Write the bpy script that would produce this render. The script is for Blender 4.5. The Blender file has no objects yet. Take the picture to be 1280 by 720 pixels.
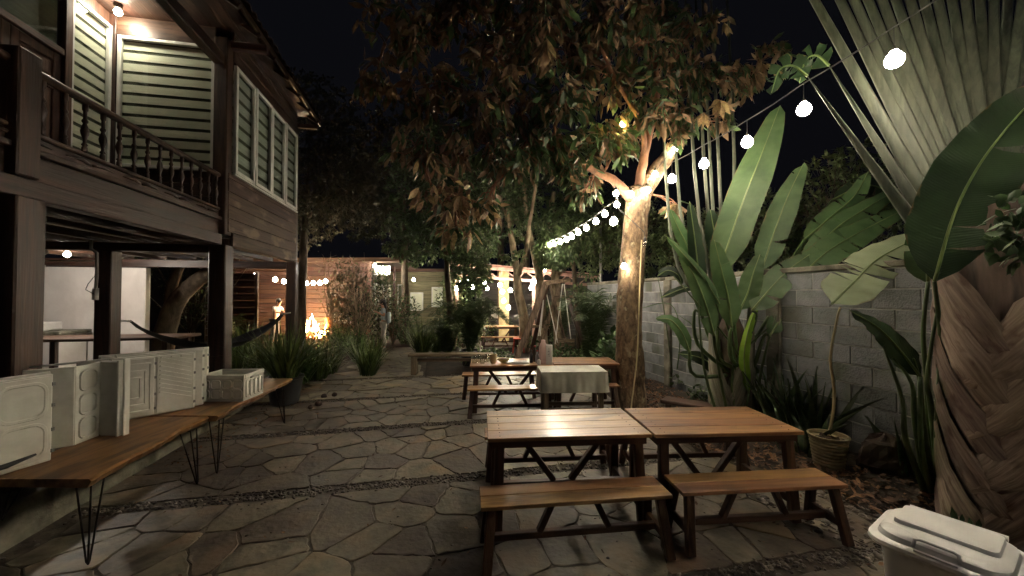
import bpy, math, random
import numpy as np
from mathutils import Vector, Matrix, Euler
random.seed(7)
sc = bpy.context.scene
COL = sc.collection
R = math.radians
PI = math.pi

# ------------------------------------------------------------------ camera
F = 480.0
PITCH = math.atan2(9, F)
cam_d = bpy.data.cameras.new('camera')
cam = bpy.data.objects.new('camera', cam_d)
COL.objects.link(cam)
cam.location = (0, 0, 1.75)
cam.rotation_euler = (PI/2 + PITCH, 0, 0)
cam_d.sensor_width = 36
cam_d.lens = 36*F/1280
cam_d.clip_start = 0.05
cam_d.clip_end = 400
sc.camera = cam

# ------------------------------------------------------------------ night sky
w = bpy.data.worlds.new('World'); sc.world = w; w.use_nodes = True
nt = w.node_tree; nt.nodes.clear()
sky = nt.nodes.new('ShaderNodeTexSky'); sky.sky_type = 'NISHITA'; sky.sun_disc = False
sky.sun_elevation = R(-4.0); sky.sun_rotation = R(200)
bg = nt.nodes.new('ShaderNodeBackground'); wo = nt.nodes.new('ShaderNodeOutputWorld')
mixn = nt.nodes.new('ShaderNodeMix'); mixn.data_type = 'RGBA'
mixn.inputs[0].default_value = 0.72
mixn.inputs[7].default_value = (0.06, 0.062, 0.085, 1)
nt.links.new(sky.outputs[0], mixn.inputs[6]); nt.links.new(mixn.outputs[2], bg.inputs[0])
bg.inputs[1].default_value = 0.010
nt.links.new(bg.outputs[0], wo.inputs[0])
moon_d = bpy.data.lights.new('moon', 'SUN'); moon_d.energy = 0.003; moon_d.angle = R(0.5); moon_d.color = (0.75, 0.82, 1)
moon = bpy.data.objects.new('moon', moon_d); COL.objects.link(moon); moon.rotation_euler = (R(40), 0, R(20))

sc.view_settings.view_transform = 'Standard'; sc.view_settings.look = 'None'
sc.view_settings.exposure = 2.7; sc.view_settings.gamma = 1
sc.render.engine = 'CYCLES'
sc.cycles.use_denoising = True
sc.cycles.max_bounces = 5; sc.cycles.diffuse_bounces = 3; sc.cycles.glossy_bounces = 2
sc.cycles.transmission_bounces = 3; sc.cycles.transparent_max_bounces = 6
sc.cycles.sample_clamp_indirect = 2.0
sc.cycles.caustics_reflective = False; sc.cycles.caustics_refractive = False
sc.cycles.use_light_tree = True

# ------------------------------------------------------------------ helpers
cp, sp_ = math.cos(PITCH), math.sin(PITCH)
def P(px, py, Z):
    """world point at ground depth Z (metres ahead) on the sight line of a photo pixel"""
    x = (px-640)/F; v = (360-py)/F
    dy = cp - v*sp_; dz = sp_ + v*cp
    t = Z/dy
    return Vector((x*t, Z, 1.75+dz*t))
def G(px, py, z=0.0):
    x = (px-640)/F; v = (360-py)/F
    dy = cp - v*sp_; dz = sp_ + v*cp
    t = (z-1.75)/dz
    return Vector((x*t, dy*t, z))

def tag(o, label=None, cat=None, group=None, kind=None):
    if label: o['label'] = label
    if cat: o['category'] = cat
    if group: o['group'] = group
    if kind: o['kind'] = kind
    return o
def thing(name, label, cat, loc=(0, 0, 0), rotz=0.0, group=None):
    o = bpy.data.objects.new(name, None); COL.objects.link(o)
    o.empty_display_size = 0.1
    o.location = loc; o.rotation_euler = (0, 0, rotz)
    return tag(o, label, cat, group)
def copy_tree(o, parent=None):
    c = o.copy(); COL.objects.link(c)
    if parent is not None:
        c.parent = parent
    for ch in list(o.children):
        copy_tree(ch, c)
    return c
def place(mesh, name, parent, M, label=None):
    o = bpy.data.objects.new(name, mesh); COL.objects.link(o)
    o.parent = parent
    o.matrix_basis = M
    if label: o['label'] = label
    return o

class MB:
    def __init__(s): s.v = []; s.f = []
    def add(s, vs, fs):
        n = len(s.v); s.v += [tuple(v) for v in vs]; s.f += [tuple(i+n for i in f) for f in fs]; return s
    def box(s, c, size, rot=None, bev=0.0):
        hx, hy, hz = size[0]/2, size[1]/2, size[2]/2
        if bev > 0:
            b = min(bev, hx*.6, hy*.6, hz*.6)
            vs = []; 
            for sx in (-1, 1):
                for sy in (-1, 1):
                    for sz in (-1, 1):
                        vs += [(sx*hx, sy*(hy-b), sz*(hz-b)), (sx*(hx-b), sy*hy, sz*(hz-b)), (sx*(hx-b), sy*(hy-b), sz*hz)]
            def ix(a, b_, c_): return ((a > 0)*4+(b_ > 0)*2+(c_ > 0))*3
            fs = []
            for sx in (-1, 1):
                q = [ix(sx, a, b_) for a, b_ in ((-1, -1), (1, -1), (1, 1), (-1, 1))]; fs.append(q if sx > 0 else q[::-1])
            for sy in (-1, 1):
                q = [ix(a, sy, b_)+1 for a, b_ in ((-1, -1), (1, -1), (1, 1), (-1, 1))]; fs.append(q[::-1] if sy > 0 else q)
            for sz in (-1, 1):
                q = [ix(a, b_, sz)+2 for a, b_ in ((-1, -1), (1, -1), (1, 1), (-1, 1))]; fs.append(q if sz > 0 else q[::-1])
            for sx in (-1, 1):
                for sy in (-1, 1):
                    q = [ix(sx, sy, -1), ix(sx, sy, 1), ix(sx, sy, 1)+1, ix(sx, sy, -1)+1]; fs.append(q[::-1] if sx*sy > 0 else q)
            for sx in (-1, 1):
                for sz in (-1, 1):
                    q = [ix(sx, -1, sz), ix(sx, 1, sz), ix(sx, 1, sz)+2, ix(sx, -1, sz)+2]; fs.append(q if sx*sz > 0 else q[::-1])
            for sy in (-1, 1):
                for sz in (-1, 1):
                    q = [ix(-1, sy, sz)+1, ix(1, sy, sz)+1, ix(1, sy, sz)+2, ix(-1, sy, sz)+2]; fs.append(q[::-1] if sy*sz > 0 else q)
            for sx in (-1, 1):
                for sy in (-1, 1):
                    for sz in (-1, 1):
                        i = ix(sx, sy, sz); t = [i, i+1, i+2]; fs.append(t if sx*sy*sz > 0 else t[::-1])
        else:
            vs = [(x, y, z) for x in (-hx, hx) for y in (-hy, hy) for z in (-hz, hz)]
            fs = [(0, 1, 3, 2), (4, 6, 7, 5), (0, 4, 5, 1), (2, 3, 7, 6), (0, 2, 6, 4), (1, 5, 7, 3)]
        m = Matrix.Translation(c)
        if rot is not None:
            m = m @ (rot if isinstance(rot, Matrix) else Euler(rot).to_matrix().to_4x4())
        return s.add([m @ Vector(v) for v in vs], fs)
    def b6(s, x0, x1, y0, y1, z0, z1, bev=0.0):
        return s.box(((x0+x1)/2, (y0+y1)/2, (z0+z1)/2), (abs(x1-x0), abs(y1-y0), abs(z1-z0)), bev=bev)
    def bar(s, a, b, w, h, up=(0, 0, 1), bev=0.0):
        a = Vector(a); b = Vector(b); d = b-a; L = d.length; d.normalize()
        u = Vector(up)
        if abs(d.dot(u)) > .98: u = Vector((0, 1, 0))
        x = d.cross(u).normalized(); z = x.cross(d).normalized()
        m = Matrix((x, d, z)).transposed().to_4x4()
        return s.box((a+b)/2, (w, L, h), m, bev)
    def tube(s, pts, rad, n=8, cap=True, flat=1.0):
        pts = [Vector(p) for p in pts]
        if not hasattr(rad, '__len__'): rad = [rad]*len(pts)
        rings = []; u = None
        for i, p in enumerate(pts):
            d = (pts[min(i+1, len(pts)-1)]-pts[max(i-1, 0)])
            if d.length < 1e-9: d = Vector((0, 0, 1))
            d.normalize()
            if u is None:
                u = Vector((1, 0, 0)) if abs(d.x) < .8 else Vector((0, 1, 0))
            u = (u-d*u.dot(d)).normalized(); v = d.cross(u)
            rings.append([p+(u*math.cos(2*PI*k/n)+v*math.sin(2*PI*k/n)*flat)*rad[i] for k in range(n)])
        vs = [q for r in rings for q in r]; fs = []
        for i in range(len(pts)-1):
            for k in range(n):
                k2 = (k+1) % n
                fs.append((i*n+k, i*n+k2, (i+1)*n+k2, (i+1)*n+k))
        if cap:
            fs.append(tuple(range(n))[::-1]); fs.append(tuple((len(pts)-1)*n+k for k in range(n)))
        return s.add(vs, fs)
    def lathe(s, c, prof, n=16, axis=None, sy=1.0):
        c = Vector(c); vs = []; fs = []
        for (r, z) in prof:
            for k in range(n):
                a = 2*PI*k/n
                v = Vector((r*math.cos(a), r*math.sin(a)*sy, z))
                if axis is not None: v = axis @ v
                vs.append(c+v)
        m = len(prof)
        for i in range(m-1):
            for k in range(n):
                k2 = (k+1) % n
                fs.append((i*n+k, i*n+k2, (i+1)*n+k2, (i+1)*n+k))
        if prof[0][0] > 1e-6: fs.append(tuple(range(n))[::-1])
        if prof[-1][0] > 1e-6: fs.append(tuple((m-1)*n+k for k in range(n)))
        return s.add(vs, fs)
    def ball(s, c, r, n=10, m=6, sq=(1, 1, 1), jit=0.0):
        c = Vector(c); vs = []; fs = []
        for i in range(m+1):
            t = PI*i/m
            for k in range(n):
                a = 2*PI*k/n; j = 1+random.uniform(-jit, jit)
                vs.append(c+Vector((math.sin(t)*math.cos(a)*sq[0], math.sin(t)*math.sin(a)*sq[1], -math.cos(t)*sq[2]))*r*j)
        for i in range(m):
            for k in range(n):
                k2 = (k+1) % n
                fs.append((i*n+k, i*n+k2, (i+1)*n+k2, (i+1)*n+k))
        return s.add(vs, fs)
    def prism(s, poly, z0, z1, inset=0.0, dz=0.0, tilt=(0, 0)):
        n = len(poly); cx = sum(p[0] for p in poly)/n; cy = sum(p[1] for p in poly)/n
        vs = [(x, y, z0) for x, y in poly]
        top = []; top2 = []
        for x, y in poly:
            t = z1+tilt[0]*(x-cx)+tilt[1]*(y-cy)
            dx, dy = cx-x, cy-y; L = math.hypot(dx, dy)+1e-9
            top.append((x, y, t-dz)); top2.append((x+dx/L*inset, y+dy/L*inset, t))
        fs = []
        vs += top
        for k in range(n): fs.append((k, (k+1) % n, n+(k+1) % n, n+k))
        if inset > 0:
            vs += top2
            for k in range(n): fs.append((n+k, n+(k+1) % n, 2*n+(k+1) % n, 2*n+k))
            fs.append(tuple(2*n+k for k in range(n)))
        else:
            fs.append(tuple(n+k for k in range(n)))
        return s.add(vs, fs)
    def mesh(s, name, mat, smooth=False, auto=None):
        me = bpy.data.meshes.new(name)
        me.from_pydata(s.v, [], s.f)
        if mat is not None: me.materials.append(mat)
        if smooth:
            me.polygons.foreach_set('use_smooth', [True]*len(me.polygons))
            if auto is not None:
                try: me.set_sharp_from_angle(angle=R(auto))
                except Exception: pass
        me.update()
        return me
    def build(s, name, mat, parent=None, smooth=False, auto=None, label=None, loc=None):
        me = s.mesh(name, mat, smooth, auto)
        o = bpy.data.objects.new(name, me); COL.objects.link(o)
        if parent is not None: o.parent = parent
        if loc is not None: o.location = loc
        if label: o['label'] = label
        return o

def np_mesh(name, V, Fq, mat, smooth=False, parent=None, col=None):
    """V (n,3), Fq (m,k) equal-size faces"""
    me = bpy.data.meshes.new(name)
    V = np.asarray(V, dtype=np.float32); Fq = np.asarray(Fq, dtype=np.int32)
    k = Fq.shape[1]
    me.vertices.add(len(V)); me.vertices.foreach_set('co', V.ravel())
    me.loops.add(Fq.size); me.loops.foreach_set('vertex_index', Fq.ravel())
    me.polygons.add(len(Fq)); me.polygons.foreach_set('loop_start', np.arange(0, Fq.size, k, dtype=np.int32))
    if smooth: me.polygons.foreach_set('use_smooth', np.ones(len(Fq), dtype=bool))
    if col is not None:
        at = me.attributes.new('rnd', 'FLOAT', 'FACE'); at.data.foreach_set('value', np.asarray(col, dtype=np.float32))
    me.materials.append(mat)
    me.update(calc_edges=True); me.validate()
    o = bpy.data.objects.new(name, me); COL.objects.link(o)
    if parent is not None: o.parent = parent
    return o

# ------------------------------------------------------------------ materials
def mat(name, c1, c2=None, scale=(3, 3, 3), rough=.6, r2=None, bump=.0, bscale=None, detail=4, metal=0, spec=.5, rnd=.0, c3=None,
        s3=(1, 1, 1), f3=.5, trans=0.0, attr=False, coat=0.0, dist=0.4, contrast=(.35, .65), emis=None, coord='Object', bdist=.01):
    m = bpy.data.materials.new(name); m.use_nodes = True
    n = m.node_tree; N = n.nodes; L = n.links
    b = N['Principled BSDF']
    b.inputs['Roughness'].default_value = rough
    b.inputs['Metallic'].default_value = metal
    b.inputs['Specular IOR Level'].default_value = spec
    if coat: b.inputs['Coat Weight'].default_value = coat; b.inputs['Coat Roughness'].default_value = .18
    if c2 is None: c2 = tuple(x*.7 for x in c1)
    tc = N.new('ShaderNodeTexCoord'); mp = N.new('ShaderNodeMapping'); mp.inputs['Scale'].default_value = scale
    oi = N.new('ShaderNodeObjectInfo')
    # shift the pattern per object so that copies differ
    va = N.new('ShaderNodeVectorMath'); va.operation = 'ADD'
    cmb = N.new('ShaderNodeCombineXYZ')
    mul = N.new('ShaderNodeMath'); mul.operation = 'MULTIPLY'; mul.inputs[1].default_value = 37.0
    L.new(oi.outputs['Random'], mul.inputs[0])
    for i in range(3): L.new(mul.outputs[0], cmb.inputs[i])
    L.new(tc.outputs[coord], va.inputs[0]); L.new(cmb.outputs[0], va.inputs[1])
    L.new(va.outputs[0], mp.inputs[0])
    nz = N.new('ShaderNodeTexNoise'); nz.inputs['Scale'].default_value = 1; nz.inputs['Detail'].default_value = detail
    nz.inputs['Distortion'].default_value = dist; nz.inputs['Roughness'].default_value = .6
    L.new(mp.outputs[0], nz.inputs['Vector'])
    rp = N.new('ShaderNodeValToRGB'); rp.color_ramp.elements[0].position = contrast[0]; rp.color_ramp.elements[1].position = contrast[1]
    rp.color_ramp.elements[0].color = (*c2, 1); rp.color_ramp.elements[1].color = (*c1, 1)
    L.new(nz.outputs['Fac'], rp.inputs[0])
    out = rp.outputs[0]
    if c3 is not None:
        mp3 = N.new('ShaderNodeMapping'); mp3.inputs['Scale'].default_value = s3; L.new(va.outputs[0], mp3.inputs[0])
        n3 = N.new('ShaderNodeTexNoise'); n3.inputs['Scale'].default_value = 1; n3.inputs['Detail'].default_value = 3; L.new(mp3.outputs[0], n3.inputs['Vector'])
        r3 = N.new('ShaderNodeValToRGB'); r3.color_ramp.elements[0].position = f3; r3.color_ramp.elements[1].position = min(1, f3+.12)
        L.new(n3.outputs['Fac'], r3.inputs[0])
        mx = N.new('ShaderNodeMix'); mx.data_type = 'RGBA'; L.new(r3.outputs[0], mx.inputs[0]); L.new(out, mx.inputs[6]); mx.inputs[7].default_value = (*c3, 1)
        out = mx.outputs[2]
    if rnd or attr:
        hv = N.new('ShaderNodeHueSaturation')
        mr = N.new('ShaderNodeMapRange'); mr.inputs['To Min'].default_value = 1-rnd; mr.inputs['To Max'].default_value = 1+rnd
        src = oi.outputs['Random']
        if attr:
            an = N.new('ShaderNodeAttribute'); an.attribute_name = 'rnd'; src = an.outputs['Fac']
        L.new(src, mr.inputs['Value']); L.new(mr.outputs[0], hv.inputs['Value'])
        mh = N.new('ShaderNodeMath'); mh.operation = 'MULTIPLY_ADD'; mh.inputs[1].default_value = .04*min(1, rnd*3); mh.inputs[2].default_value = .5-.02*min(1, rnd*3)
        L.new(oi.outputs['Random'], mh.inputs[0]); L.new(mh.outputs[0], hv.inputs['Hue'])
        L.new(out, hv.inputs['Color']); out = hv.outputs[0]
    L.new(out, b.inputs['Base Color'])
    if r2 is not None:
        rr = N.new('ShaderNodeMapRange'); rr.inputs['To Min'].default_value = rough; rr.inputs['To Max'].default_value = r2
        L.new(nz.outputs['Fac'], rr.inputs['Value']); L.new(rr.outputs[0], b.inputs['Roughness'])
    if bump:
        bp = N.new('ShaderNodeBump'); bp.inputs['Strength'].default_value = bump; bp.inputs['Distance'].default_value = bdist
        src = nz.outputs['Fac']
        if bscale is not None:
            mb = N.new('ShaderNodeMapping'); mb.inputs['Scale'].default_value = bscale; L.new(va.outputs[0], mb.inputs[0])
            nb = N.new('ShaderNodeTexNoise'); nb.inputs['Scale'].default_value = 1; nb.inputs['Detail'].default_value = 5; L.new(mb.outputs[0], nb.inputs['Vector'])
            src = nb.outputs['Fac']
        L.new(src, bp.inputs['Height']); L.new(bp.outputs[0], b.inputs['Normal'])
    if trans:
        tr = N.new('ShaderNodeBsdfTranslucent'); ms = N.new('ShaderNodeMixShader'); ms.inputs[0].default_value = trans
        L.new(out, tr.inputs['Color']); L.new(b.outputs[0], ms.inputs[1]); L.new(tr.outputs[0], ms.inputs[2])
        L.new(ms.outputs[0], N['Material Output'].inputs['Surface'])
    if emis:
        b.inputs['Emission Color'].default_value = (*emis[0], 1); b.inputs['Emission Strength'].default_value = emis[1]
    return m
def glass_mat(name, tint=(.8, .9, .85), alpha=.3):
    m = bpy.data.materials.new(name); m.use_nodes = True; n = m.node_tree; N = n.nodes; L = n.links
    N.remove(N['Principled BSDF'])
    g = N.new('ShaderNodeBsdfGlossy'); g.inputs['Roughness'].default_value = .03
    t = N.new('ShaderNodeBsdfTransparent'); t.inputs['Color'].default_value = (*tint, 1)
    fr = N.new('ShaderNodeLayerWeight'); fr.inputs['Blend'].default_value = .5
    pw = N.new('ShaderNodeMath'); pw.operation = 'POWER'; pw.inputs[1].default_value = 5; L.new(fr.outputs['Facing'], pw.inputs[0])
    ma = N.new('ShaderNodeMath'); ma.operation = 'MULTIPLY_ADD'; ma.inputs[1].default_value = .6; ma.inputs[2].default_value = alpha; L.new(pw.outputs[0], ma.inputs[0])
    mx = N.new('ShaderNodeMixShader'); L.new(ma.outputs[0], mx.inputs[0]); L.new(t.outputs[0], mx.inputs[1]); L.new(g.outputs[0], mx.inputs[2])
    L.new(mx.outputs[0], N['Material Output'].inputs['Surface'])
    return m
def emit_mat(name, col, s, sample=True):
    m = bpy.data.materials.new(name); m.use_nodes = True; n = m.node_tree; N = n.nodes
    N.remove(N['Principled BSDF'])
    e = N.new('ShaderNodeEmission'); e.inputs[0].default_value = (*col, 1); e.inputs[1].default_value = s
    n.links.new(e.outputs[0], N['Material Output'].inputs['Surface'])
    if not sample:
        try: m.cycles.emission_sampling = 'NONE'
        except Exception: pass
    return m

M = {}
def W3(a, long=1.2, cross=22): # grain along axis a
    s = [cross, cross, cross]; s[a] = long; return tuple(s)
for i, ax in enumerate('xyz'):
    M['table_'+ax] = mat('varnished_tabletop_wood_'+ax, (.42, .21, .085), (.20, .088, .033), W3(i, 1.4, 16), .30, .46, .22, W3(i, 3, 90), 5, rnd=.22, c3=(.13, .055, .022), s3=W3(i, 1.8, 6), f3=.53, coat=.3)
    M['leg_'+ax] = mat('dark_stained_wood_'+ax, (.085, .035, .018), (.035, .014, .008), W3(i, 2, 24), .42, .6, .3, W3(i, 3, 90), rnd=.2)
    M['old_'+ax] = mat('dark_house_timber_'+ax, (.075, .036, .022), (.025, .012, .008), W3(i, 1.5, 18), .32, .6, .45, W3(i, 3, 60), rnd=.18, c3=(.03, .018, .014), s3=W3(i, 1, 4), f3=.55)
    M['weather_'+ax] = mat('weathered_plank_'+ax, (.11, .068, .048), (.04, .022, .016), W3(i, 1.1, 20), .6, .8, .5, W3(i, 3, 70), rnd=.25, c3=(.19, .125, .09), s3=W3(i, 1.6, 4), f3=.54)
    M['grey_'+ax] = mat('grey_brown_rough_wood_'+ax, (.21, .15, .10), (.08, .055, .035), W3(i, 2, 26), .75, .9, .6, W3(i, 4, 60), rnd=.2)
    M['red_'+ax] = mat('reddish_plank_'+ax, (.10, .046, .030), (.04, .02, .014), W3(i, 1.1, 20), .6, .8, .4, W3(i, 3, 70), rnd=.22)
M['stone'] = mat('flagstone', (.185, .15, .112), (.075, .06, .044), (5.5, 5.5, 5.5), .36, .7, .55, (22, 22, 22), 10, bdist=.012, rnd=.42, c3=(.22, .15, .09), s3=(1.4, 1.4, 1.4), f3=.56)
M['joint'] = mat('joint_mortar_and_dirt', (.12, .098, .072), (.05, .04, .03), (9, 9, 9), .9, None, .8, (40, 40, 40), 6)
M['soil'] = mat('dark_soil', (.05, .034, .022), (.018, .012, .009), (5, 5, 5), .95, None, 1.0, (30, 30, 30), 8)
M['pebble'] = mat('pebbles', (.20, .17, .14), (.06, .05, .042), (12, 12, 12), .6, None, .2, rnd=.2, attr=True, contrast=(.4, .6))
M['block'] = mat('concrete_block', (.25, .26, .268), (.135, .14, .145), (4, 4, 4), .85, None, .7, (60, 60, 60), 8, rnd=.22, c3=(.10, .105, .08), s3=(1.1, 1.1, .7), f3=.55)
M['mortar'] = mat('pale_mortar', (.46, .45, .42), (.30, .30, .28), (9, 9, 9), .9, None, .5, (60, 60, 60))
M['concrete'] = mat('stained_concrete', (.24, .22, .17), (.085, .08, .058), (3, 3, 5), .85, None, .6, (40, 40, 40), 8, c3=(.05, .048, .03), s3=(3, 3, 2), f3=.55)
M['plaster'] = mat('white_plaster', (.72, .68, .64), (.56, .52, .48), (2, 2, 1.2), .8, None, .15, (30, 30, 30), 5)
M['crate'] = mat('off_white_crate_plastic', (.78, .76, .69), (.64, .62, .55), (5, 5, 5), .42, .55, .05, (30, 30, 30), rnd=.05)
M['bin'] = mat('white_bin_plastic', (.82, .80, .79), (.74, .72, .71), (4, 4, 4), .22, .36, .02, (60, 60, 60))
M['pot'] = mat('cream_ribbed_pot', (.50, .42, .27), (.30, .24, .14), (6, 6, 9), .55, .8, .2, (30, 30, 30), c3=(.16, .13, .07), s3=(4, 4, 4), f3=.6)
M['black'] = mat('black_plastic', (.02, .02, .022), (.01, .01, .012), rough=.45)
M['iron'] = mat('black_iron_rod', (.018, .018, .018), (.03, .02, .015), (20, 20, 20), .4, metal=.6)
M['steel'] = mat('grey_steel', (.35, .34, .33), (.25, .24, .24), (6, 6, 6), .4, metal=.8)
M['wframe'] = mat('white_window_frame', (.76, .77, .72), (.62, .63, .58), (4, 4, 4), .4, .5, .05)
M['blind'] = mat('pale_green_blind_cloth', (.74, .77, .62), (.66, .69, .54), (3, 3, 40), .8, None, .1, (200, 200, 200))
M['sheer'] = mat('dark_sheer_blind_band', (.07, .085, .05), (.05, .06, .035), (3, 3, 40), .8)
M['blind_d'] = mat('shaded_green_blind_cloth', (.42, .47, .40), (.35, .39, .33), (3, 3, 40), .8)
M['pane'] = glass_mat('window_glass', (.975, .985, .97), .04)
M['tumbler'] = glass_mat('drinking_glass', (.93, .95, .95), .12)
M['cloth'] = mat('grey_green_tablecloth', (.40, .385, .32), (.24, .225, .19), (4, 4, 2), .38, .55, .12, (9, 9, 2))
M['bark'] = mat('rough_tree_bark', (.24, .16, .09), (.07, .042, .024), (16, 16, 8), .9, None, 1.0, (34, 34, 15), 10, bdist=.03, c3=(.36, .30, .19), s3=(9, 9, 7), f3=.6)
M['barkred'] = mat('reddish_branch_bark', (.26, .12, .065), (.10, .045, .025), (14, 14, 5), .8, None, .6, (30, 30, 10), 6)
M['bark2'] = mat('pale_tree_bark', (.33, .26, .17), (.13, .095, .06), (9, 9, 4), .85, None, .8, (30, 30, 8), 6)
M['barkd'] = mat('dark_bark', (.12, .09, .06), (.05, .035, .022), (9, 9, 4), .9, None, .8, (30, 30, 8), 6)
M['leaf_g'] = mat('glossy_green_leaf', (.07, .115, .04), (.03, .06, .02), (7, 7, 7), .3, .45, .15, (40, 40, 40), rnd=.35, attr=True, trans=.22)
M['leaf_b'] = mat('brown_underside_leaf', (.25, .175, .09), (.12, .08, .04), (7, 7, 7), .42, .6, .15, (40, 40, 40), rnd=.4, attr=True, trans=.22)
M['leaf_go'] = mat('glossy_green_leaf_single', (.055, .105, .026), (.022, .05, .014), (7, 7, 7), .3, .45, .1, (40, 40, 40), rnd=.35, trans=.22)
M['leaf_bo'] = mat('brown_leaf_single', (.36, .25, .125), (.18, .115, .055), (7, 7, 7), .42, .6, .1, (40, 40, 40), rnd=.35, trans=.25)
M['leaf_m'] = mat('fine_green_foliage', (.11, .15, .06), (.045, .075, .028), (3, 3, 3), .5, None, 0, rnd=.4, attr=True, trans=.3)
M['leaf_d'] = mat('dull_brown_green_foliage', (.075, .068, .038), (.035, .034, .018), (3, 3, 3), .6, None, 0, rnd=.4, attr=True, trans=.2)
M['blade'] = mat('strap_leaf', (.12, .17, .05), (.05, .085, .025), (3, 3, 3), .42, None, 0, rnd=.4, attr=True, trans=.3)
M['sword'] = mat('dark_sword_leaf', (.085, .125, .055), (.035, .06, .028), (5, 5, 12), .35, .5, .1, rnd=.3, trans=.1)
def veined(name, c1, c2, trans=.3, rough=.4):
    # the blade's v coordinate runs along the midrib: side veins as fine ripples
    m = mat(name, c1, c2, (3, 3, 3), rough, rough+.15, 0, rnd=.12, trans=trans)
    n = m.node_tree; N = n.nodes; L = n.links
    uv = N.new('ShaderNodeUVMap'); sx = N.new('ShaderNodeSeparateXYZ'); L.new(uv.outputs[0], sx.inputs[0])
    ab = N.new('ShaderNodeMath'); ab.operation = 'ABSOLUTE'; L.new(sx.outputs[0], ab.inputs[0])
    mu = N.new('ShaderNodeMath'); mu.operation = 'MULTIPLY_ADD'; L.new(ab.outputs[0], mu.inputs[0]); mu.inputs[1].default_value = -20; 
    m2 = N.new('ShaderNodeMath'); m2.operation = 'MULTIPLY'; L.new(sx.outputs[1], m2.inputs[0]); m2.inputs[1].default_value = 420
    L.new(m2.outputs[0], mu.inputs[2])
    si = N.new('ShaderNodeMath'); si.operation = 'SINE'; L.new(mu.outputs[0], si.inputs[0])
    # dry brown margins
    nn = N.new('ShaderNodeTexNoise'); nn.inputs['Scale'].default_value = 9; nn.inputs['Detail'].default_value = 4
    ad = N.new('ShaderNodeMath'); ad.operation = 'MULTIPLY_ADD'; L.new(nn.outputs['Fac'], ad.inputs[0]); ad.inputs[1].default_value = .5; L.new(ab.outputs[0], ad.inputs[2])
    gt = N.new('ShaderNodeMapRange'); gt.inputs['From Min'].default_value = 1.22; gt.inputs['From Max'].default_value = 1.3; L.new(ad.outputs[0], gt.inputs['Value'])
    mxb = N.new('ShaderNodeMix'); mxb.data_type = 'RGBA'; L.new(gt.outputs[0], mxb.inputs[0]); mxb.inputs[7].default_value = (.16, .10, .045, 1)
    src = N['Principled BSDF'].inputs['Base Color'].links[0].from_socket
    L.new(src, mxb.inputs[6]); L.new(mxb.outputs[2], N['Principled BSDF'].inputs['Base Color'])
    bp = N.new('ShaderNodeBump'); bp.inputs['Strength'].default_value = .25; bp.inputs['Distance'].default_value = .002
    L.new(si.outputs[0], bp.inputs['Height']); L.new(bp.outputs[0], N['Principled BSDF'].inputs['Normal'])
    return m
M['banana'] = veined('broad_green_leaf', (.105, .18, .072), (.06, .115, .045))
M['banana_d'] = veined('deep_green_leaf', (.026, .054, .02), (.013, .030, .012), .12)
M['banana_y'] = veined('fresh_lime_leaf', (.30, .46, .05), (.16, .30, .03), .4)
M['banana_p'] = veined('pale_grey_green_leaf', (.34, .38, .24), (.24, .28, .17), .3)
M['rib'] = mat('pale_green_midrib', (.20, .27, .09), (.12, .17, .06), (4, 4, 4), .4)
M['petiole'] = mat('grey_green_petiole', (.085, .095, .065), (.038, .044, .03), (16, 16, 2), .55, .7, .3, (30, 30, 3), rnd=.22)
M['petiole_g'] = mat('green_petiole', (.075, .12, .035), (.035, .06, .02), (10, 10, 2), .4, .5, .1, rnd=.2)
M['sheath'] = mat('brown_leaf_base', (.33, .25, .19), (.12, .08, .06), (55, 2.2, 1), .7, .9, .8, (120, 5, 1), 8, rnd=.25, c3=(.13, .08, .055), s3=(16, 5, 1), f3=.55, coord='UV', bdist=.006, contrast=(.3, .7))
M['trunkcore'] = mat('dark_fibrous_trunk', (.12, .08, .06), (.05, .034, .026), (12, 12, 3), .85, None, .8, (40, 40, 6), 6)
M['sheathg'] = mat('grey_leaf_base', (.24, .225, .17), (.10, .09, .065), (55, 2.2, 1), .7, .9, .8, (120, 5, 1), 8, rnd=.25, coord='UV', bdist=.006, contrast=(.3, .7))
M['litter'] = mat('dry_leaf_litter', (.22, .115, .05), (.075, .038, .02), (6, 6, 6), .65, None, .2, rnd=.6, attr=True, contrast=(.4, .6))
M['rock'] = mat('brown_rock', (.10, .062, .045), (.035, .022, .016), (5, 5, 5), .7, None, 1.0, (12, 12, 12), 8)
M['roof'] = mat('old_roof_tile', (.09, .05, .035), (.03, .02, .015), (5, 5, 5), .8, None, .5, (30, 30, 30), rnd=.3)
M['cable'] = mat('black_cable', (.015, .015, .015), rough=.4)
M['cord'] = mat('pale_hose', (.62, .50, .28), (.5, .4, .22), rough=.45)
M['pipe'] = mat('white_pvc_pipe', (.62, .6, .55), (.5, .48, .44), rough=.4)
M['bulb'] = emit_mat('lit_bulb_glass', (1, .86, .62), 30, False)
M['bulb_y'] = emit_mat('lit_yellow_bulb_glass', (1, .85, .2), 14, False)
M['bulb_off'] = glass_mat('unlit_bulb_glass', (.95, .95, .95), .15)
M['flame'] = emit_mat('flame', (1, .42, .10), 14)
M['flame_in'] = emit_mat('flame_heart', (1, .72, .34), 30)
M['ember'] = mat('charred_log', (.03, .02, .015), (.01, .008, .006), (9, 9, 9), .9, emis=((1, .2, .03), .6))
M['skin'] = mat('skin', (.50, .28, .18), (.44, .23, .15), rough=.5)
M['hair'] = mat('black_hair', (.012, .009, .008), rough=.35)
M['pink'] = mat('pale_pink_plastic', (.62, .42, .38), (.55, .37, .33), rough=.4)
M['white'] = mat('white_card', (.7, .68, .64), (.6, .58, .55), rough=.6)
M['yellow'] = mat('yellow_ceramic', (.60, .52, .22), (.5, .42, .18), rough=.3)
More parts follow.
